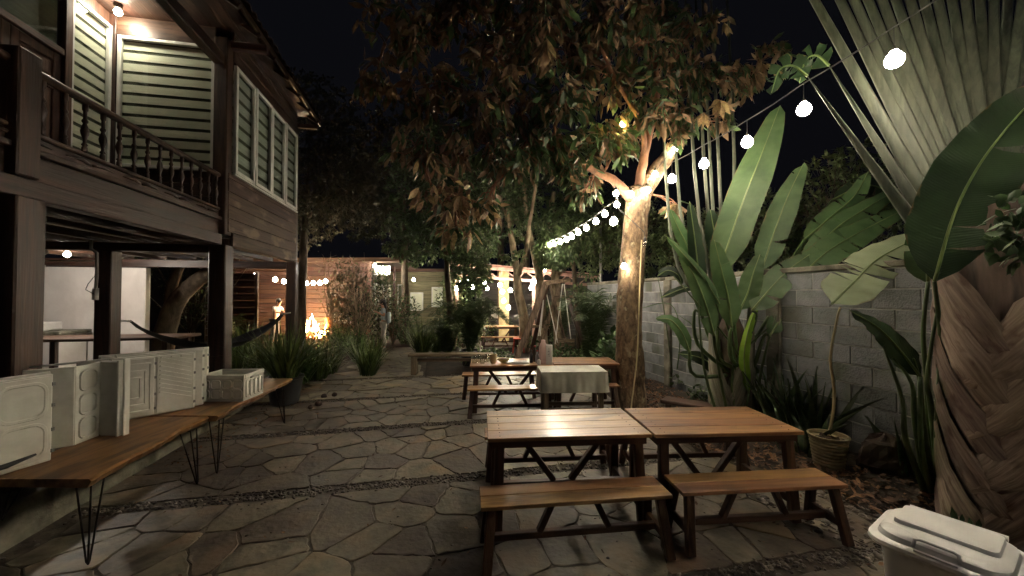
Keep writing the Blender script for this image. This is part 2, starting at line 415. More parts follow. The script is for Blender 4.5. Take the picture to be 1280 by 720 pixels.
M['beige'] = mat('beige_ceramic', (.52, .40, .22), (.42, .32, .17), rough=.35)
M['orange'] = mat('orange_plastic', (.6, .22, .05), (.5, .18, .04), rough=.4)
M['red'] = mat('red_plastic', (.45, .05, .03), rough=.35)
M['brass'] = mat('lamp_socket', (.05, .04, .03), rough=.4)
M['lightwall'] = mat('pale_ochre_pillar', (.42, .34, .18), (.30, .23, .11), (6, 6, 6), .8, None, .3)
M['darkwall'] = mat('dark_slat_wall', (.05, .045, .042), (.03, .028, .026), W3(0), .7, rnd=.2)
M['greenplank'] = mat('olive_plank', (.24, .22, .12), (.12, .11, .06), W3(0), .7, rnd=.15)
M['pavroof'] = mat('pinkish_roof_steel', (.40, .24, .20), (.25, .14, .11), (5, 5, 5), .5, rnd=.1)

# ------------------------------------------------------------------ lamps
WARM = (1.0, .80, .56)
WHITE = (1.0, .90, .78)
def lamp(p, watts, parent, col=WHITE, r=.04):
    d = bpy.data.lights.new('lamp_light', 'POINT'); d.energy = watts; d.color = col; d.shadow_soft_size = r
    o = bpy.data.objects.new('lamp_light', d); COL.objects.link(o); o.parent = parent; o.location = Vector(p)-Vector(parent.location)
    return o
_bulb = {}
def bulb_mesh(kind='bulb', r=.034):
    k = (kind, r)
    if k not in _bulb:
        b = MB(); b.lathe((0, 0, 0), [(r*math.sin(PI*i/11), -r*math.cos(PI*i/11)) for i in range(9)]+[(r*.5, r*.98), (r*.38, r*1.2)], 20)
        _bulb[k] = b.mesh('bulb', M[kind], True)
    return _bulb[k]
_sock = None
def add_bulb(root, p, cord=.12, kind='bulb', r=.034, watts=None, col=WHITE, holder=True):
    """a bulb as a part of a light string; its socket is a sub-part"""
    global _sock
    if _sock is None:
        b = MB(); b.lathe((0, 0, 0), [(.016, .04), (.02, .05), (.02, .085), (.012, .10)], 8); b.tube([(0, 0, .095), (0, 0, .12)], .006, 5)
        _sock = b.mesh('socket', M['brass'], True)
    rel = Vector(p)-Vector(root.location)
    o = place(bulb_mesh(kind, r), 'bulb', root, Matrix.Translation(rel))
    if holder:
        place(_sock, 'socket', o, Matrix.Translation((0, 0, 0)))
    if watts: lamp(p, watts, root, col, r*1.03)
    return o
# ================================================================== ground
HA = R(11.4)      # heading of house and paving
def frame(rot, org=(0, 0, 0)):
    return Matrix.Translation(org) @ Matrix.Rotation(rot, 4, 'Z')
MH = frame(HA)
def wpt(x, y, z=0): return MH @ Vector((x, y, z))   # paving frame -> world
def hpt(v): return MH.inverted() @ Vector(v)

def bed_edge(y):   # paving-frame x of the planting bed's edge
    return 3.35+.32*math.sin(y*.9+.6)+.12*math.sin(y*2.7)

# ground sheet reaching far out
n = 90
gv = []; gf = []
xs = [-60, -40, -25, -15]+[-11+i*.25 for i in range(77)]+[12, 20, 40, 60]
ys = [-30, -12, -4]+[-1+i*.25 for i in range(85)]+[24, 32, 45, 70]
rn = random.Random(3)
for y in ys:
    for x in xs:
        v = hpt((x, y, 0))
        z = -.012+rn.uniform(-.006, .006)
        if v.x > bed_edge(v.y)+.05 and v.x < 9 and y < 12: z += .03+.03*rn.random()+.06*min(1, (v.x-bed_edge(v.y))/.8)
        if y > 9 and not (-2.0 < v.x < -.1): z += rn.uniform(0, .03)
        gv.append((x, y, z))
nx = len(xs)
for j in range(len(ys)-1):
    for i in range(nx-1):
        a = j*nx+i; gf.append((a, a+1, a+nx+1, a+nx))
g = MB(); g.add(gv, gf)
tag(g.build('ground', M['soil'], smooth=True), kind='structure')

# mortar bed below the flagstones
PANEL = [(.35, 2.02), (2.18, 3.64), (3.80, 5.22), (5.38, 6.76), (6.90, 8.35), (8.5, 13.2)]
def side(j, y):
    if j < 5: return -2.86, min(3.35, bed_edge(y))
    return -2.15+.1*math.sin(y*2), -.25+.12*math.sin(y*1.7)
b = MB()
pv = []
yy = [.2+i*.4 for i in range(21)]
vs = []; fs = []
for i, y in enumerate(yy):
    vs += [wpt(-2.9, y, .004), wpt(bed_edge(y)-.02, y, .004)]
    if i: k = 2*i; fs.append((k-2, k-1, k+1, k))
b.add(vs, fs)
vs = []; fs = []
for i in range(13):
    y = 8.21+i*.4
    vs += [wpt(-2.2, y, .008), wpt(-.2, y, .008)]
    if i: k = 2*i; fs.append((k-2, k-1, k+1, k))
b.add(vs, fs)
paving = b.build('paving', M['joint']); tag(paving, kind='structure')

def clip(poly, nx_, ny_, d):   # keep nx*x+ny*y <= d
    out = []
    for i in range(len(poly)):
        p, q = poly[i], poly[(i+1) % len(poly)]
        a = nx_*p[0]+ny_*p[1]-d; c = nx_*q[0]+ny_*q[1]-d
        if a <= 0: out.append(p)
        if a*c < 0:
            t = a/(a-c); out.append((p[0]+t*(q[0]-p[0]), p[1]+t*(q[1]-p[1])))
    return out
rs = random.Random(11)
stones = []
for j, (y0, y1) in enumerate(PANEL):
    seeds = []
    sx = .345 if j < 5 else .45; sy = .275 if j < 5 else .4
    ny_ = int(round((y1-y0)/sy))
    x0, x1 = (-2.86, 3.6) if j < 5 else (-2.2, -.2)
    nx_ = int((x1-x0)/sx)+1
    for r in range(ny_):
        for c in range(nx_):
            seeds.append((x0+(c+.5+.5*(r % 2))*sx+rs.uniform(-.22, .22), y0+(r+.5)*(y1-y0)/ny_+rs.uniform(-.165, .165)))
    # a few seeds dropped: big slabs
    seeds = [s for s in seeds if rs.random() > .2]
    for i, s in enumerate(seeds):
        xa, xb = side(j, s[1])
        if s[0] > xb or s[0] < xa: continue
        poly = [(xa, y0), (xb+rs.uniform(-.1, .06), y0), (xb+rs.uniform(-.1, .06), y1), (xa, y1)]
        gap = rs.uniform(.003, .008)
        for k, t in enumerate(seeds):
            if k == i: continue
            dx, dy = t[0]-s[0], t[1]-s[1]; L = math.hypot(dx, dy)
            if L > 1.9: continue
            dx /= L; dy /= L
            poly = clip(poly, dx, dy, dx*(s[0]+t[0])/2+dy*(s[1]+t[1])/2-gap)
            if len(poly) < 3: break
        if len(poly) < 3: continue
        # drop tiny edges, chip corners
        q = []
        for k in range(len(poly)):
            p = poly[k]; nq = poly[(k+1) % len(poly)]; pq = poly[k-1]
            l1 = math.hypot(p[0]-pq[0], p[1]-pq[1]); l2 = math.hypot(nq[0]-p[0], nq[1]-p[1])
            if l2 < .05: continue
            c1 = min(.035, l1*.25)*rs.uniform(.3, 1); c2 = min(.035, l2*.25)*rs.uniform(.3, 1)
            q.append((p[0]+(pq[0]-p[0])/l1*c1, p[1]+(pq[1]-p[1])/l1*c1)); q.append((p[0]+(nq[0]-p[0])/l2*c2, p[1]+(nq[1]-p[1])/l2*c2))
            kk = int(l2/.07)
            for z_ in range(1, kk): q.append((p[0]+(nq[0]-p[0])*z_/kk+rs.uniform(-.011, .011), p[1]+(nq[1]-p[1])*z_/kk+rs.uniform(-.011, .011)))
        if len(q) < 4: continue
        stones.append(q)
def area(q): return abs(sum(q[i-1][0]*q[i][1]-q[i][0]*q[i-1][1] for i in range(len(q))))/2
def vis(q):
    c = wpt(sum(p[0] for p in q)/len(q), sum(p[1] for p in q)/len(q))
    return area(q)/(max(.6, c.y)**3)
stones = [q for q in stones if area(q) > .006]
stones.sort(key=vis, reverse=True)
for q in stones[:298]:
    cx = sum(p[0] for p in q)/len(q); cy = sum(p[1] for p in q)/len(q)
    m_ = MB(); m_.prism([(p[0]-cx, p[1]-cy) for p in q], -.01, rs.uniform(.010, .015), .006, .003, (rs.uniform(-.012, .012), rs.uniform(-.012, .012)))
    m_.v = [(x, y, z+(rs.uniform(-.0015, .0015) if z > 0 else 0)) for x, y, z in m_.v]
    o = m_.build('flagstone', M['stone'], paving)
    o.matrix_basis = MH @ Matrix.Translation((cx, cy, 0))
if stones[298:]:
    m_ = MB()
    for q in stones[298:]: m_.prism(q, -.01, .024, .01, .007)
    o = m_.build('flagstones', M['stone'], paving); o.matrix_basis = MH; o['kind'] = 'stuff'

# pebble strips between the panels, and pebbles spilt in the joints
def ico(): 
    t = (1+5**.5)/2
    v = [(-1, t, 0), (1, t, 0), (-1, -t, 0), (1, -t, 0), (0, -1, t), (0, 1, t), (0, -1, -t), (0, 1, -t), (t, 0, -1), (t, 0, 1), (-t, 0, -1), (-t, 0, 1)]
    f = [(0, 11, 5), (0, 5, 1), (0, 1, 7), (0, 7, 10), (0, 10, 11), (1, 5, 9), (5, 11, 4), (11, 10, 2), (10, 7, 6), (7, 1, 8), (3, 9, 4), (3, 4, 2), (3, 2, 6), (3, 6, 8), (3, 8, 9), (4, 9, 5), (2, 4, 11), (6, 2, 10), (8, 6, 7), (9, 8, 1)]
    return np.array(v)/1.9, np.array(f)
IV, IF = ico()
def scatter_mesh(name, pts, sizes, TV, TF, mat_, seed, tiltmax=.5, smooth=False, flat=(1, 1, 1), kind='stuff', spin=True, parent=None):
    rg = np.random.RandomState(seed); n = len(pts); pts = np.asarray(pts); sizes = np.asarray(sizes)
    a = rg.uniform(0, 2*PI, n); t = rg.uniform(-tiltmax, tiltmax, n); t2 = rg.uniform(-tiltmax, tiltmax, n)
    S = np.stack([sizes*flat[0]*rg.uniform(.7, 1.3, n), sizes*flat[1]*rg.uniform(.7, 1.3, n), sizes*flat[2]*rg.uniform(.7, 1.3, n)], 1)
    V = TV[None]*S[:, None, :]
    c, s = np.cos(t)[:, None], np.sin(t)[:, None]
    x, y, z = V[..., 0], V[..., 1], V[..., 2]
    y, z = y*c-z*s, y*s+z*c
    c, s = np.cos(t2)[:, None], np.sin(t2)[:, None]
    x, z = x*c-z*s, x*s+z*c
    c, s = np.cos(a)[:, None], np.sin(a)[:, None]
    x, y = x*c-y*s, x*s+y*c
    V = np.stack([x, y, z], 2)+pts[:, None, :]
    Fq = TF[None]+(np.arange(n)*len(TV))[:, None, None]
    col = np.repeat(rg.uniform(0, 1, n), len(TF))
    o = np_mesh(name, V.reshape(-1, 3), Fq.reshape(-1, TF.shape[1]), mat_, smooth, parent, col)
    if kind: o['kind'] = kind
    return o
rp = random.Random(5); pts = []; sz = []
for k, (a, c) in enumerate([(2.02, 2.18), (3.64, 3.80), (5.22, 5.38), (6.76, 6.90), (8.35, 8.5)]):
    for i in range(int(1100 if k < 3 else 600)):
        x = rp.uniform(-2.8, 3.2); p = wpt(x, rp.gauss((a+c)/2, .045)); pts.append((p.x, p.y, .007+rp.random()*.008)); sz.append(rp.uniform(.008, .018))
for i in range(1500):
    p = wpt(rp.uniform(-2.8, 3.3), rp.uniform(1, 8.4)); pts.append((p.x, p.y, .008)); sz.append(rp.uniform(.006, .013))
for i in range(500):
    y = rp.uniform(1, 3); p = wpt(bed_edge(y)-rp.random()**2*.8, y); pts.append((p.x, p.y, .01)); sz.append(rp.uniform(.01, .03))
o = scatter_mesh('pebbles', pts, sz, IV, IF, M['pebble'], 1, flat=(1.2, 1, .55), smooth=True)
tag(o, 'small pebbles set in strips between the flagstone panels', 'pebbles')

# dry leaf litter
LV = np.array([(-.5, 0, 0), (-.15, .2, .07), (.25, .16, .05), (.55, 0, .12), (.25, -.16, .05), (-.15, -.2, .07), (0, 0, -.02)])
LF = np.array([(0, 6, 1), (1, 6, 2), (2, 6, 3), (3, 6, 4), (4, 6, 5), (5, 6, 0)])
pts = []; sz = []
rp = random.Random(8)
for i in range(5200):
    y = rp.uniform(1.0, 10.5); e = bed_edge(y); d = abs(rp.gauss(0, .55)); x = e-.12+d
    if x > 5.4: continue
    p = wpt(x, y); pts.append((p.x, p.y, .03+.05*min(1, d/.8)+rp.random()*.03)); sz.append(rp.uniform(.035, .085))
o = scatter_mesh('leaf_litter', pts, sz, LV, LF, M['litter'], 2, .6)
tag(o, 'dry brown leaf litter covering the bed along the block wall', 'leaf litter')
pts = []; sz = []
for i in range(420):
    y = rp.uniform(1.2, 9); x = rp.uniform(-2.8, 3.3) if rp.random() < .5 else 3.2-abs(rp.gauss(0, .9))
    p = wpt(x, y); pts.append((p.x, p.y, .028)); sz.append(rp.uniform(.02, .05))
for i in range(700):   # far left, under the plants
    y = rp.uniform(4.5, 12); p = wpt(-2.6+rp.gauss(0, .35) if y < 8.5 else -2.3-abs(rp.gauss(0, .6)), y); pts.append((p.x, p.y, .03)); sz.append(rp.uniform(.025, .06))
o = scatter_mesh('fallen_leaves', pts, sz, LV, LF, M['litter'], 3, .35)
tag(o, 'dry fallen leaves scattered over the flagstones', 'fallen leaves')

# ================================================================== block wall
WA = R(13.5)
wall = thing('block_wall', 'tall grey concrete block wall with pale mortar and a coping', 'wall', (3.60, 4.1, 0), WA)
YA, YB = -2.6, 6.6
m_ = MB(); m_.b6(.007, .14, YA, YB, -.1, 2.02); m_.build('mortar_core', M['mortar'], wall)
BL, BH = .40, .195
blk = {}
rb = random.Random(2)
PIL = [.90, 3.08]     # pillars along the wall
for c in range(10):
    z0 = .02+c*.2
    y = YA - (.2 if c % 2 else 0)
    while y < YB:
        L = BL-.014
        a, e = y, y+L
        segs = [(max(a, YA), min(e, YB))]
        for pl in PIL:
            ns = []
            for s0, s1 in segs:
                if s1 <= pl-.1 or s0 >= pl+.1: ns.append((s0, s1))
                else:
                    if s0 < pl-.1: ns.append((s0, pl-.1))
                    if s1 > pl+.1: ns.append((pl+.1, s1))
            segs = ns
        for s0, s1 in segs:
            if s1-s0 < .04: continue
            k = round(s1-s0, 2)
            if k not in blk:
                t = MB(); t.box((0, 0, 0), (.14, k, .188), bev=.004); blk[k] = t.mesh('block', M['block'])
            place(blk[k], 'block', wall, Matrix.Translation((.07+rb.uniform(-.003, .003), (s0+s1)/2, z0+.093)))
        y += BL
for pl in PIL:
    m_ = MB(); m_.b6(-.035, .13, pl-.098, pl+.098, -.1, 2.03, .012); m_.build('pillar', M['concrete'], wall)
y = YA
while y < YB-.1:
    m_ = MB(); m_.b6(-.02, .17, y+.004, min(y+1.15, YB)-.004, 2.024, 2.09, .01); m_.build('coping', M['concrete'], wall); y += 1.15

# ================================================================== stilt house
HO = Vector((-4.37, 5.76, 0))
house = thing('stilt_house', 'dark timber house raised on posts with a balcony, shutters and white framed windows', 'house', HO, HA)
def ht(x, y, z): return (Matrix.Translation(HO) @ Matrix.Rotation(HA, 4, 'Z')) @ Vector((x, y, z))
def hbox(name, m, x0, x1, y0, y1, z0, z1, bev=.006, parent=None):
    b = MB(); b.b6(x0, x1, y0, y1, z0, z1, bev); return b.build(name, M[m], parent or house)
# slab
b = MB(); b.b6(-9, .28, -7, 3.25, -.05, .30, .012)
sl = b.build('veranda_slab', M['concrete']); sl.location = HO; sl.rotation_euler = (0, 0, HA); tag(sl, kind='structure')
for (x, y, top, s) in [(0, -2.9, 2.5, .23), (0, 0, 2.5, .23), (0, 2.95, 2.5, .2), (-1.42, 0, 2.38, .2), (-1.42, -2.9, 2.38, .2), (-3.6, 2.95, 2.33, .16)]:
    hbox('post', 'old_z', x-s/2, x+s/2, y-s/2, y+s/2, .30, top, .012)
hbox('corner_post', 'old_z', -.09, .09, -.09, .09, 2.653, 5.62, .01)
hbox('corner_post', 'old_z', -.11, .075, 2.86, 3.04, 2.503, 5.7, .01)
# long beams, cross beams, joists
hbox('beam', 'old_y', -.065, .065, -6, -.117, 2.5, 2.65)
for x in (-.45, -.85, -1.42, -1.95, -2.5, -3.1, -3.7): hbox('joist', 'old_y', x-.035, x+.035, -6, 3.0, 2.503, 2.645)
hbox('beam', 'old_x', -8, .02, 2.86, 2.98, 2.34, 2.498)
hbox('beam', 'old_x', -4, -.12, -.07, .07, 2.383, 2.498)
hbox('beam', 'old_x', -4, -.12, -2.97, -2.83, 2.383, 2.498)
hbox('beam', 'old_y', -.06, .05, .12, 2.85, 2.50, 2.62)
fb = MB(); fb.box((0, 0, 0), (3.9, .19, .03)); fbm = fb.mesh('floor_board', M['old_x'])
for k in range(45): place(fbm, 'floor_board', house, Matrix.Translation((-2.02+rb.uniform(-.004, .004), -5.9+k*.2, 2.665+rb.uniform(0, .003))))
# balcony edge below the rail
hbox('fascia', 'old_y', -.03, .01, -6, -.1, 2.652, 2.86)
hbox('edge_rail', 'old_y', -.04, .055, -6, -.092, 2.862, 2.91)
hbox('carved_board', 'old_y', -.02, .005, -6, -.092, 2.912, 3.01)
# carved ornaments along the board
for k in range(9):
    y = -.4-k*.62
    b = MB()
    for s in (-1, 1):
        b.add([(.006, y+s*.02, 2.96), (.012, y+s*.12, 2.995), (.012, y+s*.26, 2.965), (.012, y+s*.13, 2.925), (.006, y+s*.06, 2.94)], [(0, 1, 2, 3, 4) if s > 0 else (4, 3, 2, 1, 0)])
        b.tube([(.012, y+s*.02, 2.96), (.018, y+s*.1, 2.975), (.012, y+s*.25, 2.965)], [.012, .018, .004], 6)
    b.build('carving', M['old_y'], house, True)
rail = MB(); rail.b6(-.035, .035, -6, -.092, 3.50, 3.565, .02); rail.b6(-.03, .03, -6, -.092, 3.012, 3.05, .01)
balus = rail.build('balustrade', M['old_y'], house)
bp = MB(); bp.lathe((0, 0, 0), [(.02, 0), (.02, .05), (.013, .06), (.024, .075), (.013, .09), (.012, .12), (.026, .17), (.03, .2), (.024, .235), (.013, .27), (.022, .285), (.022, .30), (.013, .315), (.014, .38), (.021, .395), (.021, .45)], 10)
bpm = bp.mesh('baluster', M['old_z'], True)
for k in range(28):
    y = -.16-k*.196
    if abs(y+2.9) < .15: continue
    place(bpm, 'baluster', balus, Matrix.Translation((0, y, 3.05)))
hbox('newel_post', 'old_z', -.09, .09, -2.99, -2.81, 2.655, 3.63, .012)
# room block on the right (y 0.1 .. 2.95): cladding, windows
pz = 2.502
while pz < 3.58:
    h = .205
    hbox('plank', 'weather_y', .076, .098+rb.uniform(0, .005), -.02 if pz > 2.66 else .12, 2.86, pz, min(pz+h-.006, 3.60), .004); pz += h
pz = 5.36
while pz < 5.95:
    hbox('plank', 'old_y', .05, .09, .1, 2.9, pz, pz+.19, .004); pz += .195
hbox('sill', 'wframe', .05, .13, .10, 2.87, 3.6, 3.63, .006)
def window(x, y, z, wdt, hgt, axis, nslat, cloth='blind', sheer='sheer', fw=.045, openg=0.0, mull=False, parent=house):
    """axis 'y': the pane's plane holds local y and faces +x; axis 'x': holds x and faces -y"""
    M_ = Matrix.Translation((x, y, z)) @ (Matrix.Rotation(0, 4, 'Z') if axis == 'y' else Matrix.Rotation(-PI/2, 4, 'Z'))
    wr = bpy.data.objects.new('window', None)
    b = MB(); t = .05
    b.b6(-t/2, t/2, 0, fw, 0, hgt, .004); b.b6(-t/2, t/2, wdt-fw, wdt, 0, hgt, .004)
    b.b6(-t/2+.001, t/2-.001, fw, wdt-fw, 0, fw, .004); b.b6(-t/2+.001, t/2-.001, fw, wdt-fw, hgt-fw, hgt, .004)
    wo_ = b.build('window', M['wframe'], parent); wo_.matrix_basis = M_
    b = MB(); b.b6(-.004, .004, fw, wdt-fw, fw, hgt-fw); b.build('pane', M['pane'], wo_)
    b = MB(); b.b6(-.06, -.055, fw*.3, wdt-fw*.3, fw*.3, hgt-fw*.3); b.build('sheer_blind', M[sheer], wo_)
    step = (hgt-fw*.6)/nslat
    b = MB(); b.b6(-.002, .002, -(wdt-fw*.8)/2, (wdt-fw*.8)/2, 0, step*.70); sm = b.mesh('blind_band', M[cloth])
    for i in range(nslat): place(sm, 'blind_band', wo_, Matrix.Translation((-.045, wdt/2, fw*.4+i*step)))
    return wo_
y = .14
for pr in range(2):
    for k in range(2):
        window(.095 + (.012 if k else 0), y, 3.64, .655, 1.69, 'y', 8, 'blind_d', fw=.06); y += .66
    y += .035
# end wall of the room, facing the balcony
window(-1.34, -.02, 3.60, 1.24, 1.9, 'x', 12)
pz = 2.69
while pz < 3.58:
    hbox('plank', 'old_x', -1.4, -.1, -.03, .0, pz, min(pz+.18-.004, 3.595), .003); pz += .18
hbox('wall_panel', 'old_x', -1.4, -.1, -.03, .0, 5.51, 5.79)
hbox('corner_board', 'old_z', -1.46, -1.35, -.06, -.035, 2.69, 5.79)
# back wall of the balcony
window(-1.41, -.68, 3.2, .62, 2.4, 'y', 15)
hbox('wall_panel', 'old_z', -1.47, -1.43, -.68, -.05, 2.69, 3.19)
hbox('wall_panel', 'old_z', -1.47, -1.43, -6, -.03, 5.62, 5.80)
hbox('wall_panel', 'old_z', -1.47, -1.43, -6, -2.05, 2.69, 5.6)
hbox('door_frame', 'red_z', -1.45, -1.36, -.79, -.69, 2.69, 5.6)
hbox('door_frame', 'red_z', -1.45, -1.36, -2.05, -1.95, 2.69, 5.6)
hbox('door_frame', 'red_y', -1.45, -1.365, -1.95, -.79, 4.72, 4.80)
b = MB(); b.b6(-1.42, -1.41, -1.95, -.79, 4.8, 5.6); b.build('transom_pane', M['pane'], house)
hbox('transom_backing', 'sheer', -1.46, -1.45, -1.95, -.79, 4.8, 5.6)
for k in range(2):
    y0 = -.79-(k+1)*.58; y1 = y0+.575
    d = MB()
    d.b6(-1.44, -1.40, y0, y0+.09, 2.69, 4.715, .005); d.b6(-1.44, -1.40, y1-.09, y1, 2.69, 4.715, .005)
    for z0 in (2.69, 3.35, 4.25, 4.60): d.b6(-1.439, -1.402, y0+.09, y1-.09, z0, z0+.11, .005)
    d.b6(-1.438, -1.403, (y0+y1)/2-.03, (y0+y1)/2+.03, 3.46, 4.25, .005)
    d.b6(-1.43, -1.42, y0+.08, y1-.08, 2.7, 4.7)
    dr = d.build('door', M['red_z'], house)
    for (a, c, z0, z1) in [(y0+.1, (y0+y1)/2-.04, 3.47, 4.24), ((y0+y1)/2+.04, y1-.1, 3.47, 4.24), (y0+.1, y1-.1, 4.37, 4.59), (y0+.1, y1-.1, 2.81, 3.34)]:
        p = MB(); q = .035
        p.add([(-1.42, a, z0), (-1.42, c, z0), (-1.42, c, z1), (-1.42, a, z1), (-1.402, a+q, z0+q), (-1.402, c-q, z0+q), (-1.402, c-q, z1-q), (-1.402, a+q, z1-q)],
              [(4, 5, 6, 7), (0, 1, 5, 4), (1, 2, 6, 5), (2, 3, 7, 6), (3, 0, 4, 7)])
        p.build('door_panel', M['red_z'], dr)
# balcony ceiling: boards, plate beam, brackets, roof
cb = MB(); cb.box((0, 0, 0), (.176, 8.9, .02)); cbm = cb.mesh('ceiling_board', M['old_y'])
for k in range(11): place(cbm, 'ceiling_board', house, Matrix.Translation((-1.52+k*.18, -1.5, 5.83)))
hbox('plate_beam', 'old_y', -.08, .06, -6, -.1, 5.19, 5.35)
hbox('bracket', 'red_x', -.6, .58, .0, .10, 5.52, 5.63)
hbox('bracket', 'red_x', -.6, .50, -1.5, -1.42, 5.55, 5.64)
hbox('bracket', 'red_x', -.6, .50, -3.0, -2.92, 5.55, 5.64)
hbox('bracket', 'red_x', -.3, .50, 2.9, 2.98, 5.55, 5.64)
for k in range(15):
    y = -5.5+k*.6
    b = MB(); b.bar((.52, y, 5.69), (-3.2, y, 8.15), .05, .07); b.build('rafter', M['old_x'], house)
b = MB(); b.bar((.50, -6, 5.76), (.50, 3.15, 5.76), .03, .09); b.build('eave_board', M['old_y'], house)
tl = MB()
for s in range(7):
    xs_ = (s-3)*.03; tl.v += [(-.0, xs_, .008*math.cos(s*1.05)), (-.40, xs_, .02+.008*math.cos(s*1.05)+.26)]
tl.f = [(2*i, 2*i+1, 2*i+3, 2*i+2) for i in range(6)]
# roof tiles as thin curved pieces
tv = []
tb = MB()
for s in range(7): tb.v.append((0, (s-3)*.032, .018*math.cos((s-3)*.9)))
for s in range(7): tb.v.append((-.42, (s-3)*.030, .018*math.cos((s-3)*.9)))
for s in range(7): tb.v.append((0, (s-3)*.032, .018*math.cos((s-3)*.9)-.014))
tb.f = [(i, i+1, i+8, i+7) for i in range(6)]+[(i+1, i, i+14, i+15) for i in range(6)]
tbm = tb.mesh('roof_tile', M['roof'], True)
sl_ = math.atan2(2.46, 3.72)
cnt = 0
for r_ in range(3):
    for k in range(48):
        y = -5.9+k*.19
        if r_ and y > 3.2: continue
        x = .58-r_*.36; z = 5.80+r_*.36*math.tan(sl_)+.02
        place(tbm, 'roof_tile', house, Matrix.Translation((x+rb.uniform(-.015, .015), y, z)) @ Matrix.Rotation(sl_+.04, 4, 'Y')); cnt += 1
b = MB(); b.add([(.5, -6, 5.77), (.5, 3.2, 5.77), (-3.3, 3.2, 8.28), (-3.3, -6, 8.28)], [(0, 1, 2, 3)])
b.add([(.42, 3.2, 5.84), (-3.3, 3.2, 8.34), (-3.3, -6, 8.34), (.42, -6, 5.84)], [(0, 1, 2, 3)])
b.build('roof_deck', M['roof'], house)
hbox('side_wall', 'old_x', -4, -.1, 2.87, 2.93, 2.66, 6.3)
# under the house: white wall, counter, sink shelf
b = MB(); b.b6(-9, -5.15, 3.02, 3.16, .3, 2.33); b.b6(-5.15, -4.78, 2.995, 3.16, .3, 2.33); b.b6(-4.3, -2.87, 3.02, 3.16, .3, 2.33)
b.b6(-4.78, -4.3, 3.04, 3.16, .3, 2.33)
b.build('plaster_wall', M['plaster'], house)
hbox('backing_wall', 'darkwall', -7.2, -3.6, 6.6, 6.65, .0, 2.9)

def htg(name, label, cat, x, y, z, group=None): return thing(name, label, cat, ht(x, y, z), HA, group)
t = htg('sink_counter', 'low grey counter ledge with a white basin block under the house', 'counter', -4.25, 2.5, .3)
b = MB(); b.b6(-1.2, .50, -.25, .45, .70, .76, .01); b.build('counter_top', M['concrete'], t)
b = MB(); b.b6(-1.2, .45, -.2, .4, 0, .70, .01); b.build('counter_base', M['plaster'], t)
b = MB(); b.b6(-1.1, .12, -.1, .3, .762, .93, .02); b.build('basin', M['white'], t)
t = htg('cup', 'small steel mug on the white basin block', 'mug', -4.45, 2.55, 1.233)
b = MB(); b.lathe((0, 0, 0), [(.10, 0), (.11, .01), (.11, .20), (.1, .2), (.1, .02), (0, .02)], 14); b.build('mug_body', M['steel'], t, True, 40)
b = MB(); b.tube([(.105, 0, .05), (.16, 0, .07), (.16, 0, .14), (.105, 0, .16)], .012, 6); b.build('handle', M['steel'], t, True)
t = htg('prep_table', 'long dark red wooden table beneath the house behind the crates', 'table', -3.0, 1.3, .3)
b = MB(); b.b6(-2.6, 1.9, -.35, .35, .70, .75, .01); b.build('tabletop', M['red_x'], t)
for sx in (-2.4, -.3, 1.7):
    for sy in (-.28, .28):
        b = MB(); b.b6(sx-.04, sx+.04, sy-.04, sy+.04, 0, .70, .006); b.build('leg', M['old_z'], t)
# lamps of the house
def htw(x, y, z): return ht(x, y, z)
pl = thing('balcony_lamp', 'small lit bulb on the balcony ceiling beside the striped blinds', 'lamp', htw(-1.2, -.24, 5.70), HA)
place(bulb_mesh('bulb', .045), 'bulb', pl, Matrix.Identity(4))
b = MB(); b.lathe((0, 0, 0), [(.03, .05), (.045, .06), (.05, .115)], 12); b.build('holder', M['brass'], pl, True)
lamp(pl.location, 27, pl, (1, .9, .72), .05)
p_u = P(84, 318, 6.5)
ul = thing('underfloor_lamp', 'lit white bulb hanging below the house floor beside plastic pipes', 'lamp', p_u, HA)
place(bulb_mesh('bulb', .045), 'bulb', ul, Matrix.Identity(4))
b = MB(); b.lathe((0, 0, 0), [(.03, .05), (.04, .06), (.04, .12), (.01, .12)], 12); b.tube([(0, 0, .12), (0, 0, 2.5-p_u.z)], .008, 5); b.build('holder', M['brass'], ul, True)
lamp(p_u, 95, ul, WHITE, .05)
# pipes
t = thing('water_pipe', 'white plastic pipe with elbows and a stub running down beside the inner post', 'pipe', P(120, 340, 5.2))
def pr(pts, r): 
    b = MB(); b.tube([Vector(P(*q))-t.location for q in pts], r, 8); return b
pr([(114, 300, 5.2), (114, 311, 5.2), (121, 316, 5.2), (121, 345, 5.2), (119.5, 362, 5.2)], .018).build('pipe', M['pipe'], t, True)
pr([(119.5, 360, 5.2), (119, 375, 5.2)], .034).build('cap', M['pipe'], t, True)
pr([(50, 333, 5.2), (52, 318, 5.2), (58, 314, 5.2)], .03).build('tee', M['pipe'], t, True)
pr([(50, 331, 5.2), (50, 334, 5.2)], .05).build('valve', M['pipe'], t, True)
pr([(20, 326, 5.19), (118, 326, 5.21)], .012).build('conduit', M['pipe'], t, True)
pr([(120, 343, 5.15), (110, 355, 5.1), (107, 362, 5.1), (118, 368, 5.15)], .005).build('wire', M['cable'], t, True)
t = thing('conduit', 'thin white cable run along the cross beam under the house', 'cable', P(150, 326, 8.0))
b = MB(); b.tube([Vector(P(x, yy_, 8.3))-t.location for x, yy_ in ((150, 326.5), (200, 329), (240, 328.5), (265, 326))], .016, 6); b.build('run', M['pipe'], t, True)
